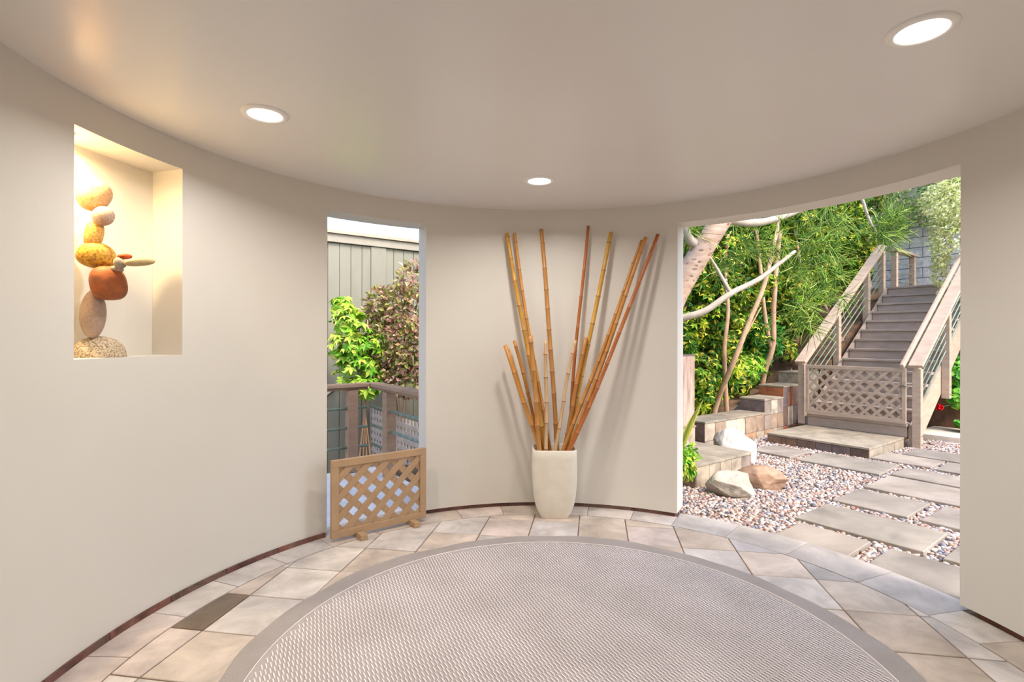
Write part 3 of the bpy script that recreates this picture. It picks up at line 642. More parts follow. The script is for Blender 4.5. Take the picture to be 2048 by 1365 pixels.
def stair_rail(e, side, label, posts, z0s, mat, ends, pipes=(.14, .26, .38, .50)):
    t = thing('stair_railing', tuple(g(e, 0, posts and z0s[0])), label, 'stair railing')
    for s, zb in zip(posts, z0s):
        m = MB(); gbox(m, e-.045, e+.045, s-.045, s+.045, zb, nose(s)+.652); po = m.build('post', mat, t, bevel=.004)
        if side > 0:
            for zz in (.06, .17): MB().tube([g(e+.0455, s, zb+zz), g(e+.055, s, zb+zz)], .012, 8).build('bolt', 'metal', po)
    sa, sb = ends
    m = MB(); m.beam(g(e, sa, nose(sa)+.735), g(e, sb, nose(sb)+.735), .15, .036, up=(0, 0, 1)); m.build('cap_rail', mat, t, bevel=.005)
    m = MB(); m.beam(g(e, sa+.03, nose(sa+.03)+.665), g(e, sb, nose(sb)+.665), .045, .085); m.build('under_rail', mat, t, bevel=.004)
    for q in pipes:
        MB().tube([g(e, sa+.08, nose(sa+.08)+q), g(e, sb, nose(sb)+q)], .0095, 8).build('pipe', 'patina', t)
    return t
lr = stair_rail(-.085, -1, 'tan stair railing with horizontal pipes beside the hedge', [.06, 1.2, 2.35, 3.02], [.086, .62, 1.38, 1.9], 'rail', (-.02, 3.05))
rl = stair_rail(1.28, 1, 'tan stair railing with pipes beside the geranium bed', [.06, 1.2, 2.35, 3.02], [-.05, .50, 1.25, 1.7], 'rail', (-.02, 3.05))
# separate grab rail inside the right railing
hr = thing('grab_rail', tuple(g(1.165, 0, nose(0)+.74)), 'slim wooden handrail mounted inside the stair railing by the geranium bed', 'handrail')
MB().beam(g(1.165, -.1, nose(-.1)+.785), g(1.165, 2.95, nose(2.95)+.785), .045, .06).build('rail', 'rail', hr, bevel=.01)
for s in (.35, 1.5, 2.6): MB().tube([g(1.165, s, nose(s)+.765), g(1.165, s, nose(s)+.70), g(1.18, s, nose(s)+.685), g(1.262, s, nose(s)+.68)], .009, 8).build('bracket', 'metal', hr)
# upper landing rail
ul = thing('landing_railing', tuple(g(-.03, 3.9, 2.23)), 'short level railing with thin pipes on the upper landing', 'landing railing')
for s in (3.46, 4.40): m = MB(); gbox(m, -.075, .015, s-.045, s+.045, 2.2265, 2.90); m.build('post', 'rail', ul, bevel=.004)
MB().beam(g(-.03, 3.38, 2.92), g(-.03, 4.50, 2.92), .14, .038).build('cap_rail', 'rail', ul, bevel=.004)
for z in (2.38, 2.54, 2.72): MB().tube([g(-.03, 3.46, z), g(-.03, 4.4, z)], .009, 8).build('pipe', 'patina', ul)
# stair gate
sg = thing('stair_gate', tuple(g(.58, -.02, .262)), 'taupe lattice gate with metal latch closing the foot of the stairs', 'gate')
G0, G1, gz0, gz1 = .0, 1.19, .262, .945; yS = -.03
for z in (gz0+.024, gz1-.024): m = MB(); gbox(m, G0, G1, yS-.015, yS+.015, z-.024, z+.024); m.build('gate_rail', 'rail', sg, bevel=.003)
for e in (G0+.022, G1-.022): m = MB(); gbox(m, e-.022, e+.022, yS-.015, yS+.015, gz0+.0485, gz1-.0485); m.build('gate_stile', 'rail', sg, bevel=.003)
lattice(sg, g(G0+.044, yS, gz0+.048), E3, Z3, G1-G0-.088, gz1-gz0-.096, .0985, .036, .007, 'rail', N=-S3)
m = MB(); m.tube([g(1.212, yS-.03, .70), g(1.212, yS-.03, .735)], .007, 8); m.obox(g(1.165, yS-.022, .73), (E3, S3, Z3), (.018, .006, .022)); lt = m.build('latch', 'metal', sg); MB().tube([g(1.155, yS-.03, .73), g(1.255, yS-.03, .73)], .008, 8).build('sliding_bolt', 'metal', lt)
# concrete block wall at the top
bw = thing('wall_block', tuple(g(1.0, 4.95, 2.0)), 'grey concrete block wall behind the upper landing', None, None, 'structure')
m = MB(); gbox(m, -.9, 2.6, 4.95, 5.15, 0.0, 4.6); m.build('joints', 'blockjoint', bw)
bl, bh = .44, .205
for r in range(12):
    e = -.9-(bl/2 if r % 2 else 0)
    while e < 2.6:
        a_, b_ = max(-.9, e)+.006, min(2.6, e+bl)-.006
        if b_-a_ > .05: m = MB(); gbox(m, a_, b_, 4.932, 4.96, 2.12+r*bh+.006, 2.12+(r+1)*bh-.006); m.build('block', 'block', bw, bevel=.004)
        e += bl
# ------------------------------------------------------------------ boulders
def boulder(name, c, size, mat, label, rz=0, seed=1, facets=14, lo=.50):
    rs = np.random.default_rng(seed); T, F = ico(5); N = nrm(T); r = np.ones(len(T))
    for k in range(facets):                       # facets: cut against random planes
        n = nrm(rs.normal(size=3)*np.array((1, 1, .8))); d = rs.uniform(lo, .86); q = N@n; r = np.minimum(r, np.where(q > .05, d/np.maximum(q, .05), 9))
    for k in range(14):
        f = rs.normal(size=3)*rs.uniform(3, 16); r *= 1+.10/np.linalg.norm(f)*np.sin(N@f+rs.uniform(0, 6))
    P = N*r[:, None]*np.array(size)/1.5; a = R_(rz); P = np.stack([P[:, 0]*math.cos(a)-P[:, 1]*math.sin(a), P[:, 0]*math.sin(a)+P[:, 1]*math.cos(a), P[:, 2]], -1)+np.array(c)
    o = fast_mesh(name, P, F, mat, None, (c[0], c[1], c[2]-size[2]/2), smooth=False); tag(o, label, 'boulder')
    return o
boulder('white_boulder', (2.47, 5.72, .10), (.43, .36, .44), 'boulderwhite', 'large white boulder behind the low slate-tiled block', 25, 3)
boulder('pale_rock', (1.90, 4.50, .02), (.37, .26, .22), 'bouldergrey', 'pale grey angular rock leaning on the low slate-tiled block', 20, 9)
boulder('brown_rock', (2.31, 4.74, .02), (.38, .24, .20), 'boulderbrown', 'brown layered rock lying on the pebbles', -25, 12)
# ================================================================== FOLIAGE
LT = np.array([(0, 0, 0), (.5, .45, .10), (-.5, .45, .10), (0, 1, -.06), (0, .5, -.04)]); LQ = np.array([(0, 1, 3, 4), (0, 4, 3, 2)]); LE = np.array([.35, 1, 1, .6, 0])
def leaves(P, D, Nn_, L, W, tone, tone2=None):
    D = nrm(D); S = nrm(np.cross(D, Nn_)); Nn_ = np.cross(S, D); N = len(P)
    V = P[:, None]+S[:, None]*(LT[None, :, :1]*W[:, None, None])+D[:, None]*(LT[None, :, 1:2]*L[:, None, None])+Nn_[:, None]*(LT[None, :, 2:]*L[:, None, None])
    F = (np.arange(N)[:, None, None]*5+LQ[None]).reshape(-1, 4)
    t2 = rng.random(N) if tone2 is None else tone2
    return V.reshape(-1, 3), F, np.repeat(tone, 5), np.tile(LE, N), np.repeat(t2, 5)
def leaf_obj(name, parts, mat, parent):
    V, F, t, e, t2 = [], [], [], [], []; b = 0
    for v, f, a, c, d in parts: V.append(v); F.append(f+b); t.append(a); e.append(c); t2.append(d); b += len(v)
    return fast_mesh(name, np.concatenate(V), np.concatenate(F), mat, parent, attrs={'tone': np.concatenate(t), 'edge': np.concatenate(e), 'tone2': np.concatenate(t2)}, smooth=False, kind='stuff')
def blob_points(blobs, n):
    vol = np.array([b[1][0]*b[1][1]+b[1][1]*b[1][2]+b[1][0]*b[1][2] for b in blobs]); k = rng.choice(len(blobs), n, p=vol/vol.sum())
    C = np.array([b[0] for b in blobs])[k]; Rd = np.array([b[1] for b in blobs])[k]; d = nrm(rng.normal(size=(n, 3))); r = rng.uniform(.55, 1.05, n)**.6
    return C+d*Rd*r[:, None], nrm(d/Rd)
def umbrella_leaves(blobs, n, L=.09, W=.036, nl=7, up=.5, tone=(0, 1), bias=1.0):
    P, O = blob_points(blobs, n); ax = nrm(O*(1-up)+np.array((0, 0, 1))*up+rng.normal(0, .28, (n, 3)))
    t1 = nrm(np.cross(ax, rng.normal(size=(n, 3)))); t2 = np.cross(ax, t1); out = []; sz = rng.uniform(.65, 1.25, n); base = rng.random(n)**bias
    for i in range(nl):
        a = 2*math.pi*i/nl+rng.normal(0, .12, n); D = t1*np.cos(a)[:, None]+t2*np.sin(a)[:, None]-ax*rng.uniform(.15, .6, n)[:, None]
        l = L*sz*rng.uniform(.8, 1.1, n); out.append(leaves(P, D, ax, l, l*(W/L), np.clip(tone[0]+(tone[1]-tone[0])*(base*.8+.2*rng.random(n)), 0, 1)))
    return out
def simple_leaves(blobs, n, L=.05, W=.026, droop=.4, tone=(0, 1), bias=1.0, keep=None):
    P, O = blob_points(blobs, n)
    if keep is not None: k = keep(P); P, O = P[k], O[k]; n = len(P)
    D = nrm(O+rng.normal(0, .7, (n, 3))-np.array((0, 0, droop))); Nn_ = nrm(O*.5+np.array((0, 0, .7))+rng.normal(0, .5, (n, 3)))
    l = L*rng.uniform(.65, 1.3, n); return [leaves(P, D, Nn_, l, l*(W/L), tone[0]+(tone[1]-tone[0])*rng.random(n)**bias)]
def limb(mb, pts, r0, r1, n=8, seed=0, wob=.02):
    rs = np.random.default_rng(seed); P = [np.array(p, float) for p in pts]; Q = []; k = 4
    for i in range(len(P)-1):
        p0 = P[max(i-1, 0)]; p1, p2 = P[i], P[i+1]; p3 = P[min(i+2, len(P)-1)]
        for t in np.linspace(0, 1, k, endpoint=False):
            Q.append(.5*((2*p1)+(-p0+p2)*t+(2*p0-5*p1+4*p2-p3)*t*t+(-p0+3*p1-3*p2+p3)*t**3))
    Q.append(P[-1]); Q = [q+rs.normal(0, wob*r0, 3) for q in Q]; m = len(Q)
    mb.tube(Q, [r0+(r1-r0)*i/(m-1) for i in range(m)], n); return mb
# hillside behind the hedge and right bank
def hill(e, s):
    zb = .18 if s < -.69 else (.38 if s < -.16 else .55+max(0, s-.4)*.55)
    return min(min(zb, 2.3)+max(0, -e-1.7)*1.5+.05*math.sin(3*e+2*s), 6.5) if s > -2.8 else -.062
ss = np.linspace(-2.8, 14, 47); ee = np.concatenate([np.linspace(-.64, -2.2, 5), np.linspace(-2.6, -3.6, 4)])
V = []; 
for e in ee:
    for s in ss:
        zb = .18 if s < -.69 else (.38 if s < -.16 else .55+max(0, s-.4)*.55); zb = min(zb, 2.3)
        zz = zb+max(0, -e-1.7)*1.5+.05*math.sin(3*e+2*s); V.append(g(e, s, min(zz, 6.5)))
m_, n_ = len(ee), len(ss); F = [(i*n_+j, (i+1)*n_+j, (i+1)*n_+j+1, i*n_+j+1) for i in range(m_-1) for j in range(n_-1)]
mb = MB().add(V, F, True); tag(mb.build('ground_hillside', 'soil'), 'brown soil slope under the hedge', None, None, 'structure')
hedge = [(-3.9, -1.25, 3.0, 'tall variegated umbrella shrub in the hedge beyond the doorway wall end'), (-2.75, -1.2, 3.4, 'tall variegated umbrella shrub in the hedge behind the wooden column'),
         (-1.65, -1.25, 3.6, 'tall variegated umbrella shrub in the hedge behind the lowest planter step'), (-.6, -1.2, 3.9, 'tall variegated umbrella shrub in the hedge behind the middle planter step'),
         (.5, -1.15, 4.2, 'tall variegated umbrella shrub in the hedge behind the gate post of the stairs'), (1.6, -1.1, 4.4, 'tall variegated umbrella shrub in the hedge beside the middle of the stair railing'),
         (2.7, -1.2, 4.7, 'tall variegated umbrella shrub in the hedge beside the top of the stair railing'), (3.8, -1.1, 4.6, 'tall variegated umbrella shrub in the hedge beside the upper landing railing')]
mb = MB(); P_ = [(.96, -.06), (.96, .88), (3.50, 2.26), (4.94, 2.30), (4.94, -.06)]
V = [g(e, s, z) for e in (-.66, -.14) for s, z in P_]; mb.add(V, [(4, 3, 2, 1, 0), (5, 6, 7, 8, 9)]+[(i, (i+1) % 5, (i+1) % 5+5, i+5) for i in range(5)]); tag(mb.build('ground_slope', 'soil'), 'soil slope beside the stairs', None, None, 'structure')
HT = {}
for i, (s, e, top, lab) in enumerate(hedge):
    zb = hill(e+.2, s)
    t = thing('umbrella_shrub', tuple(g(e, s, zb)), lab, 'shrub', 'umbrella shrubs of the hedge'); HT[i] = t
    blobs = []; H = top-zb; rs = random.Random(i+3)
    for k in range(11):
        f = k/10; blobs.append((g(e+rs.uniform(-.16, .22), s+rs.uniform(-.38, .38), zb+.3+f*(H-.45)), np.array((.46, .48, .38))*rs.uniform(.75, 1.2)))
    for k in range(6): blobs.append((g(e+.42+rs.uniform(-.1, .08), s+rs.uniform(-.45, .45), zb+.25+rs.random()*(H-.8)), np.array((.2, .24, .2))*rs.uniform(.8, 1.3)))
    leaf_obj('foliage', umbrella_leaves(blobs, 2100, .10, .038, 7, .45, (0, .95), 1.6), 'leaf_umbrella', t)
    if i not in (2, 3, 4):
        b = g(e+.2, s, zb-.05); m = MB(); limb(m, [b, b+np.array((.08, 0, H*.4)), b+np.array((-.05, .1, H*.75))], .04, .02, 7, i); m.build('trunk', 'tanbark', t)
for i, pts, r0, r1 in ((2, [(1424, 850, 7.15), (1436, 800, 7.1), (1468, 722, 6.8), (1500, 640, 6.85), (1528, 570, 6.95), (1545, 500, 7.1), (1560, 430, 7.3)], .040, .026), (2, [(1455, 845, 7.2), (1452, 790, 7.15), (1449, 700, 7.0), (1456, 620, 7.05), (1450, 540, 7.2), (1456, 470, 7.4)], .036, .022),
                       (3, [(1515, 822, 7.98), (1520, 795, 7.98), (1529, 745, 7.92), (1546, 690, 7.85), (1547, 620, 7.8), (1552, 540, 7.8), (1560, 460, 7.9)], .050, .032), (3, [(1544, 697, 7.86), (1534, 660, 7.85), (1526, 600, 7.8), (1520, 530, 7.8), (1512, 460, 7.9)], .036, .026),
                       (2, [(1481, 690, 6.82), (1500, 655, 6.85), (1522, 615, 6.95)], .016, .008), (4, [(1690, 690, 8.4), (1668, 655, 8.35), (1650, 610, 8.3)], .03, .02)):
    m = MB(); limb(m, [px(q[0], q[1], q[2]+.22) for q in pts], r0, r1, 8, int(r0*1000)); m.build('trunk', 'tanbark', HT[i])
# lower bright shrubs along the planter
for i, (s, e, z, r, mt, lab) in enumerate([(-1.75, -1.0, .52, .30, 'leaf_umbrella_bright', 'low bright green umbrella shrub at the low end of the planter wall'),
                                      (-1.05, -1.02, .56, .32, 'leaf_umbrella', 'low yellow-speckled umbrella shrub behind the middle of the planter wall'),
                                      (.50, -.98, 1.30, .36, 'leaf_glossy', 'glossy green broad-leaved shrub beside the foot of the stair railing'),
                                      (.10, -.92, .88, .24, 'leaf_umbrella_bright', 'bright lime umbrella shrub above the highest planter step')]):
    t = thing('low_shrub', tuple(g(e, s, hill(e, s))), lab, 'shrub')
    bl_ = [(g(e, s, z), np.array((r, r, r*1.1))), (g(e+.02, s-.2, z-.06), np.array((r*.7, r*.7, r*.8)))]
    leaf_obj('foliage', umbrella_leaves(bl_, 330, .095, .04, 7, .5, (.15, 1), 1) if 'umbrella' in mt else simple_leaves(bl_, 900, .10, .05), mt, t)
    m = MB(); limb(m, [g(e, s, hill(e, s)-.05), g(e+.02, s, z-r*.4), g(e, s, z+r*.3)], .018, .008, 6, i); m.build('stem', 'tanbark', t)
# thicker pale trunk rising from the planter (in front of the hedge)
pencil = thing('pencil_tree', tuple(px(1330, 760, 5.3)*np.array((1, 1, 0))+np.array((0, 0, -.06))), 'leaning tree with spotted pale trunk and fine green needle twigs', 'tree')
D0 = 5.0
tb = px(1240, 720, 5.8); tb[2] = -.06
mb = MB(); limb(mb, [tb, px(1330, 640, 5.25), px(1368, 560, 5.15), px(1408, 492, 5.05), px(1448, 432, 5.0), px(1490, 370, 4.95)], .135, .085, 14, 1, .015); mb.build('trunk', 'spotbark', pencil)
mb = MB(); limb(mb, [px(1402, 498, 5.05), px(1378, 478, 5.0), px(1368, 452, 4.95), px(1364, 420, 4.95)], .048, .036, 10, 2); mb.build('branch', 'palebark', pencil)
mb = MB(); limb(mb, [px(1448, 437, 5.0), px(1500, 446, 5.2), px(1545, 440, 5.35), px(1600, 420, 5.5), px(1680, 385, 5.6)], .045, .028, 10, 3); mb.build('branch', 'palebark', pencil)
mb = MB(); limb(mb, [px(1290, 655, 5.3), px(1366, 636, 5.15), px(1410, 622, 5.1), px(1460, 588, 5.1), px(1515, 560, 5.15), px(1555, 530, 5.2), px(1590, 503, 5.3)], .040, .017, 9, 4, .03); mb.build('branch', 'palebark', pencil)
mb = MB(); limb(mb, [px(1462, 588, 5.1), px(1445, 558, 5.12), px(1432, 535, 5.15), px(1415, 508, 5.15)], .020, .012, 8, 5); mb.build('branch', 'palebark', pencil)
mb = MB(); limb(mb, [px(1690, 330, 5.6), px(1722, 395, 5.7), px(1738, 440, 5.7), px(1758, 475, 5.75)], .022, .010, 8, 6); mb.build('branch', 'palebark', pencil)
# needle twigs
def needles(clusters, per):
    V, F, T = [], [], []; b = 0
    for c, n, spread, L, dirv in clusters:
        for k in range(n):
            p = np.array(c)+rng.normal(0, spread, 3); d = nrm(np.array(dirv)+rng.normal(0, .75, 3))
            for q in range(per):
                d1 = nrm(d+rng.normal(0, .45, 3)); l = L*rng.uniform(.6, 1.2); d2 = nrm(d1+np.array((0, 0, -.15))+rng.normal(0, .18, 3)); r = rng.uniform(.0026, .0042)
                P = [p, p+d1*l*.5, p+d1*l*.5+d2*l*.5]; u = nrm(np.cross(d1, rng.normal(size=3))); w = np.cross(d1, u)
                for i, pp in enumerate(P):
                    for a in (0, 2.09, 4.19): V.append(pp+(u*math.cos(a)+w*math.sin(a))*r*(1, .9, .55)[i])
                for i in range(2):
                    for j in range(3): F.append((b+i*3+j, b+i*3+(j+1) % 3, b+(i+1)*3+(j+1) % 3, b+(i+1)*3+j))
                b += 9; T += [rng.random()]*9
    return np.array(V), np.array(F), np.array(T)
cl = []
def ncl(x0, x1, y0, y1, n, d0=5.3, d1=6.2, per=7, sp=.045, L=.26, dv=(.2, -.2, -.3)):
    for k in range(n): cl.append((px(rng.uniform(x0, x1), rng.uniform(y0, y1), rng.uniform(d0, d1)), per, sp, L, dv))
ncl(1585, 1650, 455, 600, 12, 5.2, 5.7); ncl(1640, 1690, 500, 600, 7, 5.4, 5.9); ncl(1580, 1625, 610, 680, 6, 5.2, 5.5); ncl(1470, 1575, 450, 520, 8, 5.2, 5.7); ncl(1600, 1690, 410, 470, 7, 5.3, 5.8)
ncl(1735, 1790, 425, 490, 10, 5.7, 5.95, 12, .04, .2, (.6, 0, -.1)); ncl(1370, 1395, 440, 480, 3, 5.0, 5.2); ncl(1420, 1470, 500, 560, 3, 5.3, 5.6)
V, F, T = needles(cl, 4); fast_mesh('needle_twigs', V, F, 'needle', pencil, attrs={'tone': T}, kind='stuff')
# ficus at the upper right
fc = thing('green_ficus_tree', tuple(g(-.9, 5.8, 2.2)), 'green ficus tree overhanging the grey block wall', 'tree')
mb = MB(); limb(mb, [g(-.9, 5.8, 2.0), g(-.8, 5.6, 3.2), g(-.3, 5.2, 4.4)], .09, .05, 9, 11); mb.build('trunk', 'tanbark', fc)
bl_ = [(g(*q[:2], q[2]), np.array(q[3])) for q in [(-.6, 4.7, 3.9, (.6, .5, .5)), (0, 4.6, 4.25, (.6, .5, .45)), (.6, 4.5, 4.1, (.6, .5, .5)), (1.0, 4.3, 4.4, (.6, .6, .5)), (.3, 4.5, 3.75, (.35, .35, .28)), (-.8, 4.3, 4.4, (.6, .6, .5)), (.3, 4.2, 4.7, (.8, .6, .4)), (1.5, 4.2, 4.0, (.5, .5, .5))]]
leaf_obj('foliage', simple_leaves(bl_, 8500, .075, .036, .5, (0, .9)), 'leaf_ficus', fc)
fp = thing('pale_ficus_tree', tuple(g(2.1, 2.9, 1.6)), 'cream variegated ficus hanging beside the upper stair railing', 'tree')
mb = MB(); limb(mb, [g(2.2, 2.9, .0), g(2.1, 2.9, 1.8), g(1.9, 2.8, 3.2)], .06, .03, 9, 12); mb.build('trunk', 'tanbark', fp)
bl_ = [(px(*q[:2], q[2]), np.array(q[3])) for q in [(1905, 470, 8.2, (.28, .3, .35)), (1900, 540, 8.2, (.22, .25, .32)), (1898, 440, 8.3, (.22, .25, .25)), (1915, 400, 8.1, (.4, .4, .4)), (1886, 515, 8.2, (.12, .15, .20)), (1892, 585, 8.1, (.08, .1, .12)), (1940, 480, 8.0, (.5, .5, .6)), (1880, 400, 8.4, (.25, .3, .25))]]
def above_rail(P):
    d = P[:, :2]-GO; e, s = d@GE, d@GS
    return ~((e > .95) & (e < 1.50) & (P[:, 2] < Z0+np.minimum(s, 3.2)/RUN*RISE+.90))
leaf_obj('foliage', simple_leaves(bl_, 5600, .062, .032, .8, (0, 1), keep=above_rail), 'leaf_ficus_pale', fp)
# right bank: geranium and ivy above the retaining wall
def geranium(name, e, s, z, r, label, n=170, mat='leaf_geranium', root=None):
    t = thing(name, tuple(g(e, s, z)), label, 'plant'); P, O = blob_points([(g(e, s, z+r*.6), np.array((r, r, r*.75)))], n); V, F, T = [], [], []; b = 0
    for p, o in zip(P, O):
        ax = nrm(o*.5+np.array((-.15, -.4, .6))+rng.normal(0, .3, 3)); u = nrm(np.cross(ax, rng.normal(size=3))); w = np.cross(ax, u); rd = rng.uniform(.028, .055); k = 9
        V.append(p); V += [p+(u*math.cos(a)+w*math.sin(a))*rd*(1+.12*math.cos(5*a))+ax*rd*.25 for a in np.linspace(.35, 5.93, k)]
        F += [(b, b+i, b+i+1) for i in range(1, k)]; b += k+1; T += [rng.random()]*(k+1)
    o = fast_mesh('foliage', np.array(V), np.array(F), mat, t, attrs={'tone': T, 'edge': np.zeros(len(T)), 'tone2': np.zeros(len(T))}, kind='stuff')
    m = MB()
    b0 = g(e, s, z-.02) if root is None else g(*root)
    for k in range(5):
        de, ds = rng.uniform(-.45, .45, 2)*r; tip = g(e+de, s+ds, z+r*rng.uniform(.5, .95)); md = (b0+tip)/2+np.array((0, 0, .3*r if root else 0))
        limb(m, [b0, md, tip], .007, .004, 5, k)
    m.build('stems', 'leaf_glossy', t); return t
gt = geranium('red_geranium', 1.41, 1.51, .38, .19, 'geranium with one red flower head spilling over the brown retaining wall', 200, root=(1.50, 1.90, .50))
m = MB(); fc_ = px(1879, 815, 7.15)
for k in range(46):
    d = nrm(rng.normal(size=3)); p = fc_+d*.042; u = nrm(np.cross(d, rng.normal(size=3))); w = np.cross(d, u)
    m.add([p-d*.02]+[p+(u*math.cos(a)+w*math.sin(a))*.02 for a in np.linspace(0, 6.28, 6, endpoint=False)], [(0, i, i % 6+1) for i in range(1, 7)])
fh = m.build('flower_head', 'redflower', gt)
m = MB(); limb(m, [g(1.44, 1.55, .44), g(1.30, 1.34, .40), fc_], .006, .005, 6, 4); m.build('flower_stalk', 'leaf_glossy', gt)
geranium('bank_geranium', 1.47, 1.42, .06, .13, 'leafy green geranium low against the brown retaining wall', 110)
geranium('bank_geranium', 1.13, 2.42, .58, .34, 'large leafy green geranium growing under the stairs behind the brown retaining wall', 440)
t = thing('bank_shrub', tuple(g(2.6, 2.6, .5)), 'dark green shrub on the bank right of the stairs', 'shrub')
leaf_obj('foliage', simple_leaves([(g(2.0, 2.7, 1.1), np.array((.5, .6, .7))), (g(3.0, 2.5, 1.2), np.array((.8, .7, .9))), (g(1.9, 3.4, 1.5), np.array((.45, .7, .9))), (g(1.9, 3.2, 2.4), np.array((.4, .6, .6)))], 5000, .08, .04), 'leaf_glossy', t)
m = MB(); limb(m, [g(2.6, 2.6, .4), g(2.6, 2.6, 1.2)], .03, .02, 7, 3); m.build('stem', 'tanbark', t)
m = MB(); gbox(m, .1, 6, 2.051, 9, -.06, .50); tag(m.build('ground_bank', 'soil'), 'soil bank right of the stairs', None, None, 'structure')
# small plants near the doorway
def strap_plant(name, c, n, L, W, label, mat, up=.9, spread=.45, cat='plant'):
    t = thing(name, tuple(c), label, cat)
    for k in range(n):
        a = rng.uniform(0, 6.28); d = nrm(np.array((math.cos(a)*spread, math.sin(a)*spread, up))+rng.normal(0, .08, 3)); l = L*rng.uniform(.7, 1.1); side = nrm(np.cross(d, rng.normal(size=3))); V = []; nn = np.cross(side, d)
        ts = np.linspace(0, 1, 8); prof = np.array([.55, .8, .98, 1, .9, .7, .4, .05]); 
        for q, w_ in zip(ts, prof):
            p = np.array(c)+d*l*q-np.array((0, 0, 1))*l*.35*q*q*(1-up*.8)+np.array((math.cos(a), math.sin(a), 0))*l*.25*q*q*spread
            V += [p-side*W*w_/2+nn*W*.12, p, p+side*W*w_/2+nn*W*.12]
        F = []
        for i in range(7): F += [(i*3, i*3+1, i*3+4, i*3+3), (i*3+1, i*3+2, i*3+5, i*3+4)]
        E_ = np.tile(np.array((1., 0, 1)), 8)
        fast_mesh('leaf', np.array(V), np.array(F), mat, t, attrs={'tone': np.full(24, rng.random()), 'edge': E_, 'tone2': np.ones(24)})
    return t
strap_plant('snake_plant', px(1356, 868, 5.0)*np.array((1, 1, 0))+np.array((0, 0, .172)), 7, .62, .06, 'yellow-edged snake plant standing before the wooden column', 'leaf_sword', .95, .18)
strap_plant('spider_plant', g(-.10, -2.50, -.045), 12, .34, .018, 'arching yellow-green spider plant behind the wooden column', 'leaf_umbrella_bright', .6, .9)
strap_plant('calla_plant', g(-.80, -2.02, hill(-.8, -2.02)-.01), 6, .30, .11, 'broad pale-leaved plant at the low end of the planter wall', 'leaf_umbrella_bright', .75, .6)
tr = thing('trailing_succulent', tuple(px(1366, 905, 4.55)*np.array((1, 1, 0))+np.array((0, 0, .172))), 'trailing green succulent hanging over the low slate-tiled block', 'plant')
leaf_obj('foliage', simple_leaves([(px(1370, 905, 4.6), np.array((.09, .09, .07))), (px(1374, 930, 4.52), np.array((.07, .06, .10))), (px(1360, 925, 4.5), np.array((.1, .06, .12)))], 420, .06, .028, 1.2, (.2, 1)), 'leaf_umbrella_bright', tr)
# ================================================================== LEFT SIDE: deck, railing, siding
dk = MB(); dk.prism([tuple(g(e, s)[:2]) for e, s in ((-1.70, -9.0), (-1.70, -5.71), (-.2, -5.71), (.0, -7.0), (.0, -9.0))], -.061, -.022)
tag(dk.build('floor_deck', 'deck'), 'pale deck outside the window opening', None, None, 'structure')
ws = thing('wall_siding', tuple(g(-3.3, -5.5, 0)), 'neighbouring house wall of pale vertical siding boards', None, None, 'structure')
m = MB(); gbox(m, -3.6, -3.315, -9, -2.4, -.62, 2.62); m.build('sheathing', 'siding', ws)
s = -8.9; i = 0
while s < -2.5:
    w_ = .150
    m = MB(); gbox(m, -3.316, -3.298, s+.004, s+w_-.004, -.615, 2.545); m.build('plank', 'siding', ws, bevel=.002); s += w_; i += 1
m = MB(); gbox(m, -3.297, -3.276, -5.18, -4.97, -.615, 2.545); m.build('trim_board', 'siding', ws, bevel=.002)
m = MB(); gbox(m, -3.315, -3.255, -9, -2.4, 2.55, 2.66); m.build('fascia', 'fascia', ws, bevel=.004)
m = MB(); gbox(m, -3.4, -3.22, -9, -2.4, 2.661, 2.70); m.build('drip_edge', 'rail', ws)
br = MB(); br.beam(g(-3.285, -6.6, .05), g(-3.285, -5.55, .75), .05, .02, up=E3); tag(br.build('brace_board', 'latticewhite', None, tuple(g(-3.285, -6.6, 0))), 'pale diagonal brace board on the vertical siding', 'brace board')
def deck_rail(label, pts, A, B, ax, pipes_):
    t = thing('deck_railing', tuple(np.array(A)*np.array((1, 1, 0))+np.array((0, 0, -.02))), label, 'deck railing')
    for e, s in pts: m = MB(); gbox(m, e-.05, e+.05, s-.05, s+.05, -.0215, .795); m.build('post', 'deckrail', t, bevel=.004)
    d = nrm(np.array(B)-np.array(A))
    MB().beam(np.array(A)+Z3*.842, np.array(B)+Z3*.842, .13, .034).build('cap_rail', 'deckrail', t, bevel=.004)
    MB().beam(np.array(A)+Z3*.81, np.array(B)+Z3*.81, .05, .03).build('under_rail', 'deckrail', t, bevel=.003)
    for z in (.615, .42, .228): MB().tube([np.array(A)+Z3*z, np.array(B)+Z3*z], .0145, 10).build('pipe', 'patina', t)
deck_rail('tan deck railing section with green pipes parallel to the siding', [(-1.61, -6.02), (-1.61, -7.1)], g(-1.61, -7.4), g(-1.61, -5.86), S3, 3)
deck_rail('tan deck railing section with pale green pipes facing the window opening', [(-1.22, -5.79), (-.40, -5.79)], g(-1.68, -5.79), g(-.225, -5.79), E3, 2)
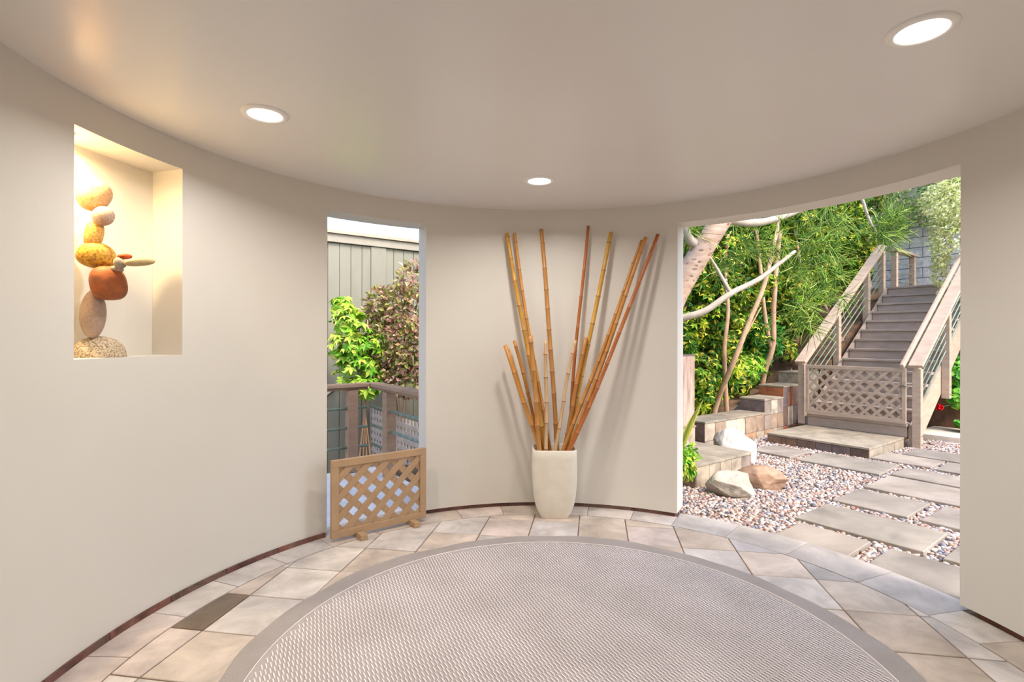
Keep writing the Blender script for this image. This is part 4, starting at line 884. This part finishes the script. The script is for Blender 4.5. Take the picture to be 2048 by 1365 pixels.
# square lattice panel
lp = thing('square_lattice_panel', tuple(g(-2.4, -5.15, -.62)), 'weathered square lattice panel behind the deck railing', 'lattice panel')
m = MB(); gbox(m, -3.27, -3.22, -5.20, -5.16, -.615, .36); m.build('end_post', 'rail', lp)
z = -.57
while z < .35: m = MB(); gbox(m, -3.218, -1.75, -5.196, -5.188, z, z+.05); m.build('slat', 'latticewhite', lp); z += .092
e = -3.2
while e < -1.8: m = MB(); gbox(m, e, e+.05, -5.187, -5.179, -.60, .36); m.build('upright_slat', 'latticewhite', lp); e += .092
# shrubs outside the window
t = thing('purple_fringe_shrub', tuple(g(-2.6, -4.95, -.62)), 'reddish purple and green fringe-flower shrub against the siding', 'shrub')
bl_ = [(px(*q[:2], q[2]), np.array(q[3])) for q in [(790, 690, 6.2, (.36, .3, .36)), (815, 620, 6.2, (.34, .3, .32)), (775, 610, 6.3, (.26, .25, .22)), (830, 560, 6.2, (.2, .2, .22)), (840, 700, 6.1, (.36, .3, .4)), (770, 730, 6.2, (.28, .25, .25)), (825, 760, 6.1, (.3, .25, .2)), (760, 640, 6.3, (.2, .2, .2))]]
leaf_obj('foliage', simple_leaves(bl_, 4800, .068, .040, .1, (0, 1)), 'leaf_fringe', t)
m = MB()
for k in range(5): limb(m, [g(-2.6+rng.normal(0, .1), -4.95+rng.normal(0, .05), -.62), px(780+8*k, 760, 6.85), px(755+22*k, 600-10*k, 6.2)], .014, .005, 6, k)
m.build('stems', 'tanbark', t)
t = thing('deck_umbrella_shrub', tuple(g(-2.7, -5.6, -.62)), 'yellow-variegated umbrella shrub rising behind the deck railing', 'shrub')
bl_ = [(px(*q[:2], q[2]), np.array(q[3])) for q in [(695, 640, 6.0, (.20, .2, .18)), (700, 690, 6.0, (.24, .2, .18)), (715, 740, 6.0, (.26, .2, .2)), (685, 610, 6.0, (.12, .1, .1)), (735, 700, 6.0, (.2, .2, .25)), (730, 770, 6.0, (.2, .2, .14))]]
leaf_obj('foliage', umbrella_leaves(bl_, 300, .10, .044, 7, .55, (.25, 1), .8), 'leaf_umbrella_bright', t)
m = MB()
for k in range(4): limb(m, [g(-2.7, -5.6+.08*k, -.62), px(735-5*k, 760, 6.05), px(735-18*k, 640+10*k, 6.0)], .014, .006, 6, k+9)
m.build('stems', 'tanbark', t)
